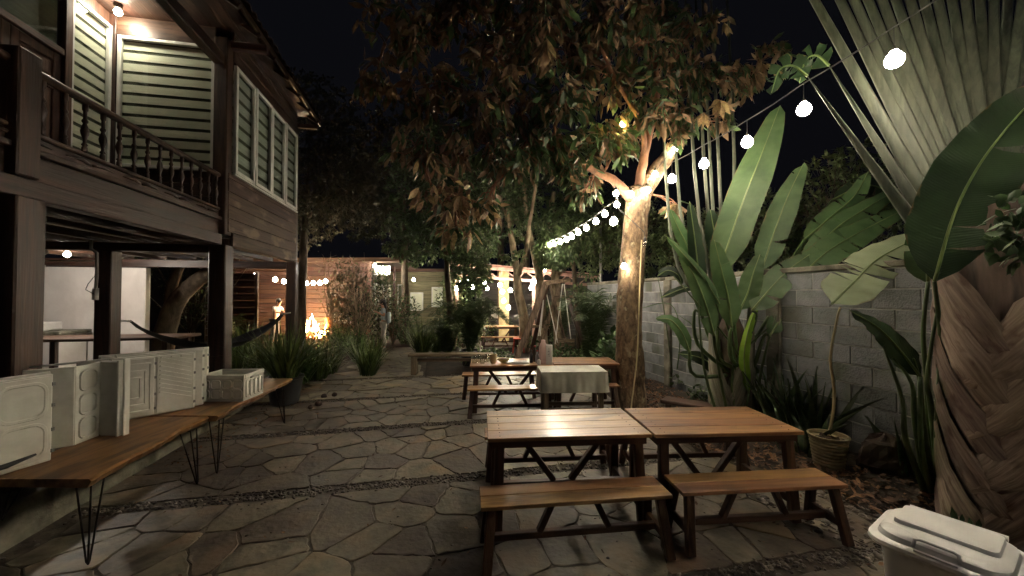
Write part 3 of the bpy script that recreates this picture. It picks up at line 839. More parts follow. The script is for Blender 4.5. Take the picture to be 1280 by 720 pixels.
# ================================================================== tables and benches
def legbar(b, a, c, w=.055, d=.05): b.bar(a, c, w, d, up=(0, 1, 0) if abs(Vector(c).z-Vector(a).z) > .1 else (0, 0, 1), bev=.005)
def picnic_table(label, cat, cx, cy, rot, L=1.22, D=.65, H=.69, group=None, seamed=False):
    t = thing('wooden_table', label, cat, (cx, cy, .026), rot, group)
    nb = 4; wd = D/nb; rg = random.Random(int(cx*100))
    for i in range(nb):
        b = MB(); e = rg.uniform(-.002, .002)
        b.b6(-L/2, L/2, -D/2+i*wd+.001, -D/2+(i+1)*wd-.001, H-.028, H-.0+e*.3, .003); b.build('top_plank', M['table_x'], t)
    b = MB()
    for sx in (-1, 1):
        for i in range(nb):
            for q in (.28, .72): b.lathe((sx*(L/2-.09), -D/2+(i+q)*wd, H-.004), [(.0045, 0), (.0045, .0055), (0, .0055)], 6)
    o = b.build('screws', M['iron'], t); o['kind'] = 'stuff'
    b = MB(); b.b6(-L/2+.03, L/2-.03, -D/2+.035, -D/2+.06, H-.085, H-.030); b.b6(-L/2+.03, L/2-.03, D/2-.06, D/2-.035, H-.085, H-.030); b.build('apron', M['leg_x'], t)
    for sx in (-1, 1):
        x = sx*(L/2-.09)
        for sy in (-1, 1):
            b = MB(); legbar(b, (x, sy*(D/2-.07), H-.03), (x+sx*.02, sy*(D/2-.02), 0), .07, .055); b.build('leg', M['leg_z'], t)
        b = MB(); b.bar((x, -(D/2-.09), H-.10), (x, D/2-.09, H-.10), .04, .07, bev=.004); b.build('cross_rail', M['leg_y'], t)
        b = MB(); b.bar((x+sx*.01, -(D/2-.04), .16), (x+sx*.01, D/2-.04, .16), .04, .06, bev=.004); b.build('cross_rail', M['leg_y'], t)
    b = MB(); b.bar((-(L/2-.09), 0, .205), (L/2-.09, 0, .205), .05, .035, bev=.004); b.build('stretcher', M['leg_x'], t)
    for sx in (-1, 1):
        b = MB(); b.bar((sx*.07, 0, .22), (sx*.40, 0, H-.03), .045, .05, up=(0, 1, 0), bev=.004); b.build('brace', M['leg_z'], t)
    return t
def bench(label, cx, cy, rot, L=1.25, D=.27, H=.40, group=None):
    t = thing('wooden_bench', label, 'bench', (cx, cy, .026), rot, group)
    for i in range(2):
        b = MB(); b.b6(-L/2, L/2, (-D/2, .001)[i], (-.001, D/2)[i], H-.026, H, .003); b.build('seat_plank', M['table_x'], t)
    for sx in (-1, 1):
        x = sx*(L/2-.07)
        for sy in (-1, 1):
            b = MB(); legbar(b, (x-sx*.0, sy*(D/2-.05), H-.028), (x+sx*.035, sy*(D/2+.03), 0), .06, .045); b.build('leg', M['leg_z'], t)
        b = MB(); b.bar((x+sx*.02, -(D/2), .13), (x+sx*.02, D/2, .13), .035, .05, bev=.004); b.build('foot_rail', M['leg_y'], t)
        b = MB(); b.bar((x, -(D/2-.03), H-.05), (x, D/2-.03, H-.05), .035, .04, bev=.004); b.build('seat_rail', M['leg_y'], t)
    b = MB(); b.bar((-(L/2-.06), 0, .13), (L/2-.06, 0, .13), .04, .045, bev=.004); b.build('stretcher', M['leg_x'], t)
    for sx in (-1, 1):
        b = MB(); b.bar((sx*.24, 0, .145), (sx*.13, 0, H-.028), .04, .045, up=(0, 1, 0), bev=.004); b.build('brace', M['leg_z'], t)
    return t
GT = 'slatted wooden picnic tables'; GB = 'wooden benches at the tables'
picnic_table('near left wooden table with a glossy orange brown plank top', 'table', .41, 3.165, R(4.5), 1.225, .665, .69, GT)
picnic_table('near right wooden table, its darker amber top beside the pale pot', 'table', 1.625, 3.235, R(3.2), 1.16, .665, .69, GT)
bench('front bench before the near left table, closest to the camera', .42, 2.63, R(7), 1.27, .275, .40, GB)
bench('front bench before the near right table, ending by the white bin', 1.735, 2.785, R(5.2), 1.21, .265, .40, GB)
bench('rear bench tucked behind the near left table', .36, 3.78, R(4.5), 1.25, .26, .40, GB)
bench('rear bench tucked behind the near right table', 1.70, 3.86, R(3.2), 1.2, .26, .40, GB)
picnic_table('far wooden table laid with glasses, bowl and condiments', 'table', -.02, 5.98, R(4), 1.24, .62, .69, GT)
picnic_table('far wooden table behind the cloth covered table beside the tree trunk', 'table', 1.12, 6.12, R(2), 1.0, .62, .69, GT)
bench('front bench before the far table with the dishes', -.03, 5.58, R(4), 1.22, .25, .40, GB)
bench('rear bench behind the far table with the dishes', -.22, 6.55, R(4), 1.24, .25, .40, GB)
bench('bench half hidden by the cloth covered table and tree trunk', 1.10, 5.72, R(2), .96, .2, .40, GB)

# table under a cloth
t = thing('covered_table', 'small wooden table under a grey green cloth in front of the tree', 'table', (.80, 5.22, .02), R(2))
for sx in (-.36, .36):
    for sy in (-.17, .17):
        b = MB(); b.b6(sx-.03, sx+.03, sy-.03, sy+.03, 0, .70, .004); b.build('leg', M['grey_z'], t)
b = MB(); b.b6(-.42, .42, -.2, .2, .70, .73, .004); b.build('tabletop', M['grey_x'], t)
b = MB(); b.b6(-.36, .36, -.16, -.13, .2, .25); b.b6(-.36, .36, .13, .16, .2, .25); b.build('stretcher', M['grey_x'], t)
# cloth with soft folds
hx, hy = .435, .235; per = []
N_ = 160
def rect_pt(s):
    tot = 4*(hx+hy); d = s*tot
    if d < 2*hx: return (-hx+d, -hy, 0, -1)
    d -= 2*hx
    if d < 2*hy: return (hx, -hy+d, 1, 0)
    d -= 2*hy
    if d < 2*hx: return (hx-d, hy, 0, 1)
    d -= 2*hx
    return (-hx, hy-d, -1, 0)
cl = MB(); vs = []; fs = []
rows = [(0, .0), (.008, .005), (.06, .006), (.14, .010), (.22, .016), (.265, .02)]
for ri, (dz, out) in enumerate(rows):
    for k in range(N_):
        x, y, nx_, ny_ = rect_pt(k/N_)
        wv = math.sin(k*.55)*.5+math.sin(k*.23+1)*.7+math.sin(k*1.1+2)*.2
        o_ = out*(1+.9*wv)*(1 if ri > 1 else .3)
        vs.append((x+nx_*o_, y+ny_*o_, .737-dz+(.004*wv if ri == 5 else 0)))
for ri in range(len(rows)-1):
    for k in range(N_):
        k2 = (k+1) % N_; fs.append((ri*N_+k2, ri*N_+k, (ri+1)*N_+k, (ri+1)*N_+k2))
fs.append(tuple(range(N_)))
cl.add(vs, fs)
o = cl.build('tablecloth', M['cloth'], None, True, 40); o.location = t.location; o.rotation_euler = t.rotation_euler
tag(o, 'grey green cloth draped over the small square table', 'tablecloth')

# things on the far table (its top is z=.716)
ZT = .717
def onT(px, Z): v = P(px, 400, Z); return Vector((v.x, Z, ZT))
glb = [('clear upturned drinking glass at the left end of the row', 593, 5.86), ('clear upturned drinking glass second in the row', 598.5, 5.95), ('clear upturned drinking glass third in the row', 603, 5.84), ('clear upturned drinking glass next to the beige cup', 608, 5.96)]
gm = MB(); gm.lathe((0, 0, 0), [(.036, 0), (.038, .0), (.030, .12), (.0, .12)], 14); gm.lathe((0, 0, 0), [(.034, .002), (.027, .115), (0, .115)], 14)
gmm = gm.mesh('glass', M['tumbler'], True)
for lb, px, Z in glb:
    o = bpy.data.objects.new('drinking_glass', gmm); COL.objects.link(o); o.location = onT(px, Z); tag(o, lb, 'glass', 'upturned drinking glasses')
t = thing('beige_cup', 'beige handled cup on the far table between glasses and bowl', 'cup', onT(616.5, 5.82))
b = MB(); b.lathe((0, 0, 0), [(.03, 0), (.042, .01), (.055, .06), (.062, .14), (.057, .14), (.05, .06), (.035, .02), (0, .02)], 18); b.build('cup_body', M['beige'], t, True, 50)
b = MB(); b.tube([(-.055, 0, .11), (-.085, 0, .10), (-.085, 0, .06), (-.05, 0, .04)], .008, 6); b.build('handle', M['beige'], t, True)
t = thing('yellow_bowl', 'shallow yellow bowl on the far table', 'bowl', onT(629, 5.95))
b = MB(); b.lathe((0, 0, 0), [(.04, 0), (.045, .01), (.11, .05), (.115, .055), (.105, .052), (.04, .016), (0, .014)], 24); b.build('bowl_body', M['yellow'], t, True, 50)
b = MB(); b.lathe((0, 0, 0), [(.1, .048), (.06, .06), (0, .066)], 16); b.build('contents', M['litter'], t, True)
o = MB(); o.b6(-.17, .17, -.09, .09, 0, .014, .003); o.b6(-.10, .13, -.07, .07, .015, .024, .003)
o = o.build('paper_sheet', M['white']); o.location = onT(647, 5.9); o.rotation_euler = (0, 0, R(6)); tag(o, 'flat stack of white paper beside the condiments', 'paper')
def bottle(lb, px, Z, h, r, m, cap='black'):
    t = thing('sauce_bottle', lb, 'bottle', onT(px, Z), 0, 'condiment bottles')
    b = MB(); b.lathe((0, 0, 0), [(r*.9, 0), (r, .01), (r, h*.6), (r*.45, h*.75), (r*.4, h*.9)], 12); b.build('body', M[m], t, True, 50)
    b = MB(); b.lathe((0, 0, 0), [(r*.5, h*.9), (r*.5, h), (0, h)], 10); b.build('cap', M[cap], t, True, 50)
bottle('dark sauce bottle leftmost of the condiments', 664, 5.92, .19, .03, 'black')
bottle('tall dark sauce bottle with a red cap', 668.5, 6.0, .25, .032, 'barkd', 'red')
bottle('clear condiment bottle with a red cap', 671.5, 5.85, .2, .028, 'steel', 'red')
bottle('small white salt shaker beside the pink dispenser', 673.5, 5.74, .1, .03, 'white')
t = thing('napkin_dispenser', 'pale pink rounded napkin dispenser standing on the far table', 'dispenser', onT(679, 5.80))
b = MB(); b.lathe((0, 0, 0), [(.06, 0), (.066, .01), (.064, .24), (.05, .30), (.035, .32), (.03, .36), (0, .365)], 18, sy=.7); b.build('dispenser_body', M['pink'], t, True, 60)
t = thing('menu_holder', 'tall white menu card holder beside the pink dispenser', 'menu holder', onT(686.5, 5.76), R(-12))
b = MB(); b.b6(-.045, .045, -.035, .035, 0, .29, .004); b.build('holder_body', M['white'], t)
b = MB(); b.b6(-.004, .004, -.04, -.036, .2, .25)
for k in range(4): b.b6(-.016+(k % 2)*.01, .012, -.04, -.0365, .19-k*.022, .20-k*.022)
b.build('printed_mark', M['steel'], t)

# ================================================================== live edge tables with hairpin legs
def slab_table(lb, y0, y1, x0f, x1f, seed, gr):
    """in world: front edge from y0 to y1"""
    rg = random.Random(seed)
    t = thing('live_edge_table', lb, 'table', ((x0f+x1f)/2-.3, (y0+y1)/2, 0), 0, gr)
    n = 26; ed = []
    ph = rg.uniform(0, 6)
    for i in range(n+1):
        f = i/n; y = y0+(y1-y0)*f
        x = x0f+(x1f-x0f)*f + .020*math.sin(f*5+ph)+.011*math.sin(f*13+ph*2)+rg.uniform(-.006, .006)
        ed.append((x, y))
    b = MB(); vs = []; fs = []
    for (x, y) in ed:
        bx = x-.66+.015*math.sin(y*3)
        vs += [(x-.012, y, .602), (x+.004, y, .588), (x-.018+rg.uniform(-.006, .006), y, .548), (bx, y, .552), (bx, y, .602)]
    for i in range(n):
        for k in range(5):
            a = i*5+k; c = i*5+(k+1) % 5
            fs.append((a, a+5, c+5, c))
    fs.append((4, 3, 2, 1, 0)); fs.append(tuple(n*5+k for k in range(5)))
    b.add([Vector(v)-t.location for v in vs], fs)
    b.build('tabletop', M['table_y'], t, False)
    for f, side_ in ((.0, 0), (.0, 1), (1, 0), (1, 1)):
        y = y0+.13 if f == 0 else y1-.16
        xe = x0f+(x1f-x0f)*((y-y0)/(y1-y0))
        x = xe-.07 if side_ == 0 else xe-.57
        sy = -1 if f == 0 else 1; sx = 1 if side_ == 0 else -1
        lg = MB()
        foot = Vector((x+sx*.03, y+sy*.05, .02 if side_ == 0 or True else .3))
        zf = .022 if x > -3.55-.2*(y-3.4) and side_ == 0 else .302
        foot.z = zf
        for dx, dy in ((-.05, -.06), (.05, -.06), (0, .07)):
            lg.tube([Vector((x+dx, y+dy, .549))-t.location, foot+Vector((dx*.12, dy*.12, .02))-t.location, foot-t.location], .0055, 6)
        lg.box(Vector((x, y, .546))-t.location, (.13, .16, .005))
        lg.build('leg', M['iron'], t)
    return t
slab_table('near live edge wood table on hairpin legs loaded with folded crates', 2.42, 3.66, -2.66, -2.87, 1, 'live edge tables along the veranda')
slab_table('far live edge wood table on hairpin legs carrying the open crate', 3.68, 5.33, -2.80, -3.06, 5, 'live edge tables along the veranda')

# ================================================================== crates
ZC = .603
def yaw(a, b): return math.atan2(b[1]-a[1], b[0]-a[0])
def ribs_panel(b, w, h, y, kind):
    """relief on the local -y face of a w x h panel (x 0..w, z 0..h)"""
    t = .014
    def bar(x0, z0, x1, z1, ww=.006): b.bar((x0, y-t/2, z0), (x1, y-t/2, z1), t, ww*2.4, up=(0, 1, 0)) if abs(x1-x0)+abs(z1-z0) > .001 else None
    if kind == 'chevron':
        k = -h
        while k < w+h:
            x0, z0, x1, z1 = k, h, k+h*1.8, 0
            # clip to the panel
            if x0 < .03: z0 = h-(.03-x0)/1.8; x0 = .03
            if x1 > w-.03: z1 = z1+(x1-(w-.03))/1.8; x1 = w-.03
            if z0 > z1+.02 and x1 > x0: bar(x0, z0-.02, x1, z1+.02)
            k += .075
    if kind == 'ring':
        for q in (.035, .07, .105):
            if w-2*q < .03: continue
            bar(q, q*1.8, q, h-q*1.8); bar(w-q, q*1.8, w-q, h-q*1.8); bar(q, q*1.8, w-q, q*1.8); bar(q, h-q*1.8, w-q, h-q*1.8)
def arch_panel(b, x0, x1, z0, z1, y, d=.01):
    """raised rounded frame around a recess"""
    n = 5; r = min(x1-x0, z1-z0)*.28; pts = []
    for cx, cz, a0 in ((x1-r, z1-r, 0), (x0+r, z1-r, 90), (x0+r, z0+r, 180), (x1-r, z0+r, 270)):
        for k in range(n): a = R(a0+90*k/(n-1)); pts.append((cx+r*math.cos(a), cz+r*math.sin(a)))
    cx, cz = (x0+x1)/2, (z0+z1)/2; m = len(pts); vs = []; fs = []
    for s, yy_ in ((1.0, y), (.97, y-d), (.86, y-d), (.82, y)):
        for (x, z) in pts: vs.append((cx+(x-cx)*s, yy_, cz+(z-cz)*s))
    for r_ in range(3):
        for k in range(m): k2 = (k+1) % m; fs.append((r_*m+k, (r_+1)*m+k, (r_+1)*m+k2, r_*m+k2))
    b.add(vs, fs)
def crate_slab(lb, a, c, h, thick, kinds, split=None, handle=False, arches=None):
    """folded crate standing on edge from a to c (floor points); its face looks to the right of a->c"""
    L = math.hypot(c[0]-a[0], c[1]-a[1])
    t = thing('folded_crate', lb, 'crate', (a[0], a[1], ZC), yaw(a, c), 'off white folding crates')
    b = MB(); b.b6(0, L, .0, thick, 0, h, .006); b.build('tray', M['crate'], t)
    # rim behind
    b = MB(); b.b6(-.006, L+.012, thick*.55, thick*.55+.014, -.0, h+.012, .004); b.build('rim', M['crate'], t)
    n = len(kinds); x = 0
    for i, k in enumerate(kinds):
        w_ = L/n
        b = MB(); b.b6(.008, w_-.008, -.008, 0, .012, h-.012, .003)
        if k in ('chevron', 'ring'): ribs_panel(b, w_, h, -.008, k)
        if k == 'arch':
            for r_ in range(2):
                for q in range(arches or 2):
                    ww = (w_-.04)/(arches or 2)
                    arch_panel(b, .02+q*ww+.006, .02+(q+1)*ww-.006, .03+r_*(h-.05)/2, (r_+1)*(h-.05)/2+.01, -.008, .005)
        o = b.build('side_panel', M['crate'], t); o.location = (i*w_, 0, 0)
    for i in range(n+1):   # hinge pins
        for z in (.06, h*.33, h*.66, h-.06):
            pass
    hb = MB()
    for i in range(1, n+1):
        for z in (.07, h*.36, h*.64, h-.07): hb.b6(i*L/n-.008, i*L/n+.008, -.012, .0, z-.012, z+.012)
    hb.build('hinge', M['steel'], t)
    if handle:
        b = MB(); b.tube([(L*.35, -.012, .05), (L*.6, -.02, .055), (L*.85, -.012, .075)], [.012, .018, .008], 8, flat=1.0); b.build('handle', M['black'], t, True)
    return t
crate_slab('folded crate standing upright at the near left end of the table', (-3.33, 2.16), (-3.20, 2.69), .60, .09, ['arch'], handle=True, arches=2)
# half-open crate: three panels hinged
def panel_set(t, pts, h, kinds):
    for i in range(len(pts)-1):
        a, c = pts[i], pts[i+1]; L = math.hypot(c[0]-a[0], c[1]-a[1])
        b = MB(); b.b6(.002, L-.002, 0, .016, 0, h, .004)
        if kinds[i] == 'arch':
            for r_ in range(3): arch_panel(b, .03, L-.03, .03+r_*(h-.05)/3, (r_+1)*(h-.05)/3+.01, 0, .012)
        if kinds[i] == 'ring': ribs_panel(b, L, h, 0, 'ring')
        o = b.build('side_panel', M['crate'], t); o.location = (a[0]-t.location.x, a[1]-t.location.y, 0); o.rotation_euler = (0, 0, yaw(a, c))
t = thing('half_open_crate', 'half opened crate with arched side panel, standing on end', 'crate', (-3.35, 3.0, ZC), 0, 'off white folding crates')
panel_set(t, [(-3.56, 2.80), (-3.34, 2.95), (-3.37, 3.16), (-3.215, 3.15)], .60, ['plain', 'arch', 'plain'])
b = MB(); b.b6(.137, .155, .13, .17, 0, .615, .004); b.b6(.168, .185, .15, .20, 0, .625, .004); b.b6(-.25, .13, .185, .2, .0, .60); b.build('rim', M['crate'], t)
b = MB(); b.tube([(-.28, -.1, .605), (-.1, .02, .615), (.0, .2, .62), (.15, .2, .62)], .008, 6); b.build('top_rail', M['crate'], t, True)
crate_slab('folded crate with ring and diagonal ribs facing the path', (-3.60, 3.46), (-3.235, 3.93), .565, .05, ['ring', 'chevron'])
crate_slab('folded crate leaning behind the ribbed one', (-3.66, 3.56), (-3.235, 4.04), .585, .05, ['chevron', 'plain'])
crate_slab('folded crate hindmost in the row, its white rim showing', (-3.80, 3.55), (-3.28, 4.16), .575, .05, ['ring', 'plain'])
# open crate
t = thing('open_crate', 'open empty crate with arched sides beside the folded ones', 'crate', (-2.90, 4.17, ZC), R(3), 'off white folding crates')
cw, cl_, ch = .47, .36, .285
for nm, x0, x1, y0, y1 in (('side_panel', -cw, 0, 0, .018), ('side_panel', -cw, 0, cl_-.018, cl_), ('side_panel', -.018, 0, .019, cl_-.019), ('side_panel', -cw, -cw+.018, .019, cl_-.019)):
    b = MB(); b.b6(x0, x1, y0, y1, .012, ch-.03, .003)
    if y0 == 0:
        for r_ in range(2):
            for q in range(4): arch_panel(b, x0+.01+q*(cw-.02)/4+.004, x0+.01+(q+1)*(cw-.02)/4-.004, .03+r_*.105, .03+(r_+1)*.105-.008, 0, .008)
    if x0 == -.018:
        for q in range(4):
            bb = MB(); arch_panel(bb, .03+q*(cl_-.06)/4+.004, .03+(q+1)*(cl_-.06)/4-.004, .03, .22, 0, .008)
            b.add([(-y, x, z) for x, y, z in bb.v], bb.f)
    b.build(nm, M['crate'], t)
b = MB(); b.b6(-cw-.006, .006, -.006, .02, ch-.045, ch, .004); b.b6(-cw-.006, .006, cl_-.02, cl_+.006, ch-.045, ch, .004)
b.b6(-.02, .0065, .021, cl_-.021, ch-.045, ch-.001, .004); b.b6(-cw-.0065, -cw+.02, .021, cl_-.021, ch-.045, ch-.001, .004); b.build('rim', M['crate'], t)
b = MB(); b.b6(-cw, 0, 0, cl_, 0, .012, .003); b.build('floor_panel', M['crate'], t)
b = MB(); b.tube([(.008, cl_*.3, ch-.05), (.018, cl_*.38, ch-.04), (.018, cl_*.62, ch-.04), (.008, cl_*.7, ch-.05)], .009, 6); b.build('handle', M['crate'], t, True)

# ================================================================== white bin
t = thing('white_bin', 'white plastic bin with a domed hinged lid at the near right corner', 'bin', (2.01, 1.80, .02), R(-57))
def rr(hx, hy, r, n=6):
    p = []
    for cx, cy, a0 in ((hx-r, hy-r, 0), (-hx+r, hy-r, 90), (-hx+r, -hy+r, 180), (hx-r, -hy+r, 270)):
        for k in range(n+1): a = R(a0+90*k/n); p.append((cx+r*math.cos(a), cy+r*math.sin(a)))
    return p
def loft(b, secs, cap0=True, cap1=True):
    n = len(secs[0][0]); vs = []; fs = []
    for p, z in secs: vs += [(x, y, z if not callable(z) else z(x, y)) for x, y in p]
    for i in range(len(secs)-1):
        for k in range(n): k2 = (k+1) % n; fs.append((i*n+k, i*n+k2, (i+1)*n+k2, (i+1)*n+k))
    if cap0: fs.append(tuple(range(n))[::-1])
    if cap1: fs.append(tuple((len(secs)-1)*n+k for k in range(n)))
    b.add(vs, fs)
b = MB(); loft(b, [(rr(.15, .145, .05), 0), (rr(.155, .15, .05), .02), (rr(.195, .185, .06), .555)]); b.build('bin_body', M['bin'], t, True, 35)
b = MB(); loft(b, [(rr(.205, .195, .07), .545), (rr(.232, .222, .09), .553), (rr(.238, .228, .09), .566), (rr(.235, .225, .09), .580), (rr(.222, .212, .085), .588),
                   (rr(.208, .198, .09), .590), (rr(.20, .19, .09), .612), (rr(.188, .178, .09), .622), (rr(.155, .15, .08), .628), (rr(.08, .08, .05), .631)])
lid = b.build('lid', M['bin'], t, True, 30)
b = MB(); loft(b, [([(x, y+.035) for x, y in rr(.165, .115, .03)], .622), ([(x, y+.035) for x, y in rr(.160, .110, .03)], .646), ([(x, y+.035) for x, y in rr(.152, .102, .03)], .650)]); b.build('raised_panel', M['bin'], lid, True, 30)
b = MB(); b.tube([(-.07, -.206, .60), (-.066, -.19, .629), (-.05, -.183, .634), (.05, -.183, .634), (.066, -.19, .629), (.07, -.206, .60)], .007, 8)
b.tube([(-.065, -.215, .592), (.065, -.215, .592)], .006, 8); b.build('latch_handle', M['bin'], lid, True)
b = MB(); b.tube([(-.16, .222, .607), (.16, .222, .607)], .014, 10); b.b6(-.15, .15, .20, .225, .588, .605, .004); b.build('hinge_bar', M['bin'], lid, True, 40)

# ================================================================== planting pot and rock, plank
pp = G(1036, 591); pp.z = .03
t = thing('ribbed_pot_plant', 'ribbed cream pot holding one bent stem with a single pale torn leaf', 'potted plant', pp)
prof = [(.105, 0)]
for k in range(9):
    z = .02+k*.033; r0 = .11+.045*(z/.33); prof += [(r0, z), (r0+.010, z+.010), (r0+.010, z+.021), (r0, z+.031)]
prof += [(.166, .325), (.172, .345), (.155, .345), (.15, .31), (0, .30)]
b = MB(); b.lathe((0, 0, 0), prof, 36); b.build('pot', M['pot'], t, True, 60)
b = MB()
rq = random.Random(3)
for k in range(30):
    a = rq.uniform(0, 6.28); r = rq.uniform(0, .12)
    b.box((r*math.cos(a), r*math.sin(a), .315+rq.random()*.02), (.06, .035, .003), (rq.uniform(-.4, .4), rq.uniform(-.4, .4), rq.uniform(0, 3)))
b.build('dry_leaves', M['litter'], t)
pot_plant = t
rk = P(1102, 575, 3.75)
b = MB(); b.ball((0, 0, 0), 1, 18, 12, (.22, .17, .27), .10)
o = b.build('rock', M['rock'], None, False); o.location = (rk.x, 3.72, .14); tag(o, 'rough dark brown rock between the ribbed pot and strap leaved plant', 'rock')
b = MB(); b.ball((0, 0, 0), 1, 10, 7, (.12, .1, .1), .14)
o = b.build('rock', M['rock'], None, True); o.location = (2.9, 2.25, .08); tag(o, 'rounded brown stone behind the white bin', 'rock')
a0 = P(838, 503, 5.9); 
t = thing('low_plank_bench', 'low dark plank seat in the bed behind the near tables', 'bench', (2.55, 5.2, .02), R(-38))
b = MB(); b.b6(-.5, .42, -.14, .14, .22, .27, .01); b.build('seat', M['leg_x'], t)
for sx in (-.4, .32):
    b = MB(); b.b6(sx-.04, sx+.04, -.12, .12, 0, .22, .01); b.build('leg', M['leg_z'], t)
# log bench in the middle distance
t = thing('log_bench', 'long low rustic timber bench beside the path in front of the palm', 'bench', (-1.33, 8.45, .02), R(2))
b = MB(); b.b6(-.92, .92, -.13, .13, .40, .46, .012); b.build('seat', M['grey_x'], t)
for sx in (-.8, .75):
    b = MB(); b.b6(sx-.06, sx+.06, -.10, .10, 0, .40, .012); b.build('leg', M['grey_z'], t)
b = MB(); b.b6(-.74, .69, -.02, .02, .28, .35, .006); b.build('rail', M['grey_x'], t)
# ================================================================== vegetation helpers
LT_V = np.array([(0, 0, 0), (.25, .13, -.02), (.25, -.13, -.02), (.25, 0, .03), (.6, .16, -.05), (.6, -.16, -.05), (.6, 0, .0), (1, 0, -.12)], float)
LT_F = np.array([(0, 3, 1), (0, 2, 3), (1, 3, 6), (1, 6, 4), (3, 2, 5), (3, 5, 6), (4, 6, 7), (6, 5, 7)])
SM_V = np.array([(0, 0, 0), (.5, .17, -.02), (.5, -.17, -.02), (1, 0, -.1)], float)   # small leaf: 2 triangles
SM_F = np.array([(0, 2, 1), (1, 2, 3)])
def frames(D, rg, up=.6):
    """orthonormal frames with x axis along D"""
    D = D/np.linalg.norm(D, axis=1)[:, None]
    U = rg.normal(0, .45, D.shape)+np.array([0, 0, up])
    Y = np.cross(U, D); Y /= np.linalg.norm(Y, axis=1)[:, None]+1e-9
    Z = np.cross(D, Y)
    return np.stack([D, Y, Z], 2)    # columns
def leaf_mesh(name, pos, D, size, TV, TF, mat_, seed, parent, up=.6, kind='stuff', wid=1.0):
    rg = np.random.RandomState(seed)
    Fm = frames(D, rg, up)
    T = TV*np.array([1, wid, 1])
    V = np.einsum('nij,kj->nki', Fm, T)*size[:, None, None]+pos[:, None, :]
    Fq = TF[None]+(np.arange(len(pos))*len(TV))[:, None, None]
    col = np.repeat(rg.uniform(0, 1, len(pos)), len(TF))
    o = np_mesh(name, V.reshape(-1, 3), Fq.reshape(-1, 3), mat_, False, parent, col)
    if kind: o['kind'] = kind
    return o
def in_ell(rg, c, r, n, shell=.0):
    out = []
    while len(out) < n:
        v = rg.uniform(-1, 1, 3); l = np.linalg.norm(v)
        if l <= 1 and l >= shell: out.append(np.array(c)+v*np.array(r))
    return np.array(out)
def limb(b, pts, r0, r1, n=8, wob=.0, seg=4, rg=random):
    """smooth tapered tube through control points"""
    P_ = [Vector(p) for p in pts]; out = []
    for i in range(len(P_)-1):
        p0 = P_[max(i-1, 0)]; p1 = P_[i]; p2 = P_[i+1]; p3 = P_[min(i+2, len(P_)-1)]
        for k in range(seg):
            t = k/seg
            v = .5*((2*p1)+(p2-p0)*t+(2*p0-5*p1+4*p2-p3)*t*t+(3*p1-p0-3*p2+p3)*t**3)
            if wob and not (i == 0 and k == 0): v = v+Vector((rg.uniform(-wob, wob), rg.uniform(-wob, wob), 0))
            out.append(v)
    out.append(P_[-1]); m = len(out)-1
    b.tube(out, [r0+(r1-r0)*i/m for i in range(m+1)], n)
    return out

def tree_crown(t, fork, ells_, ncl, per, size, mats, seed, twig_r=.006, up=.5, singles=0, single_mats=None, TVF=(LT_V, LT_F), droop=.5, wid=1.0, limbs=True, bark='barkred', start=None):
    """limbs to every lobe, twigs to every leaf whorl, whorls of leaves; all in t's local frame"""
    rg = np.random.RandomState(seed); rr_ = random.Random(seed)
    base = np.array(t.location)
    skel = [Vector(q) for q in (start or [])]
    lb = MB()
    ells = sorted(ells_, key=lambda e: (Vector(e[0])-Vector(fork)).length)
    for (c, r, w_) in ells:
        c_ = Vector(c); f = Vector(fork)
        mid = f.lerp(c_, .5)+Vector((rr_.uniform(-.15, .15), rr_.uniform(-.1, .1), rr_.uniform(0, .25)))
        if start:
            f = min(skel, key=lambda q: (q-c_).length+.15*max(0, q.z-c_.z)); mid = f.lerp(c_, .5)+Vector((rr_.uniform(-.06, .06), rr_.uniform(-.05, .05), .04))
        if limbs:
            p = limb(lb, [f-Vector(base), mid-Vector(base), c_-Vector(base)], .022 if start else .05, .012 if start else .02, 7, .008, 5, rr_)
            skel += [q+Vector(base) for q in p[2:]]
            for k in range(5):
                e = Vector(in_ell(rg, c, np.array(r)*.75, 1)[0]); q = rr_.choice(p[3:])+Vector(base)
                pp_ = limb(lb, [q-Vector(base), q.lerp(e, .5)+Vector((0, 0, .06))-Vector(base), e-Vector(base)], .011, .005, 5, .01, 3, rr_)
                skel += [v+Vector(base) for v in pp_[1:]]
        else: skel.append(c_)
    if limbs: o = lb.build('branches', M[bark], t, True); o['kind'] = 'stuff'
    sk = np.array([tuple(v) for v in skel])
    tot = sum(e[2] for e in ells); pos = []; D = []; tw = MB(); wh = []
    for (c, r, w_) in ells:
        n = int(ncl*w_/tot); C_ = in_ell(rg, c, r, n, .2)
        for q in C_:
            j = np.argmin(((sk-q)**2).sum(1)); s = sk[j]; d = q-s; L = np.linalg.norm(d)+1e-6
            if twig_r and rr_.random() < .8:
                m_ = (s+q)/2+np.array([0, 0, .05*L]); tw.tube([s-base, m_-base, q-base], [twig_r, twig_r*.8, twig_r*.5], 3, False)
            d = d/L
            for k in range(per):
                v = d*.5+rg.normal(0, .55, 3)+np.array([0, 0, -droop]); pos.append(q+rg.normal(0, size*.18, 3)); D.append(v); wh.append(0)
    if twig_r: o = tw.build('twigs', M[bark], t); o['kind'] = 'stuff'
    pos = np.array(pos); D = np.array(D); sz = size*rg.uniform(.65, 1.25, len(pos))
    # random value per leaf
    sel = rg.uniform(0, 1, len(pos))
    return pos, D, sz, sel, rg

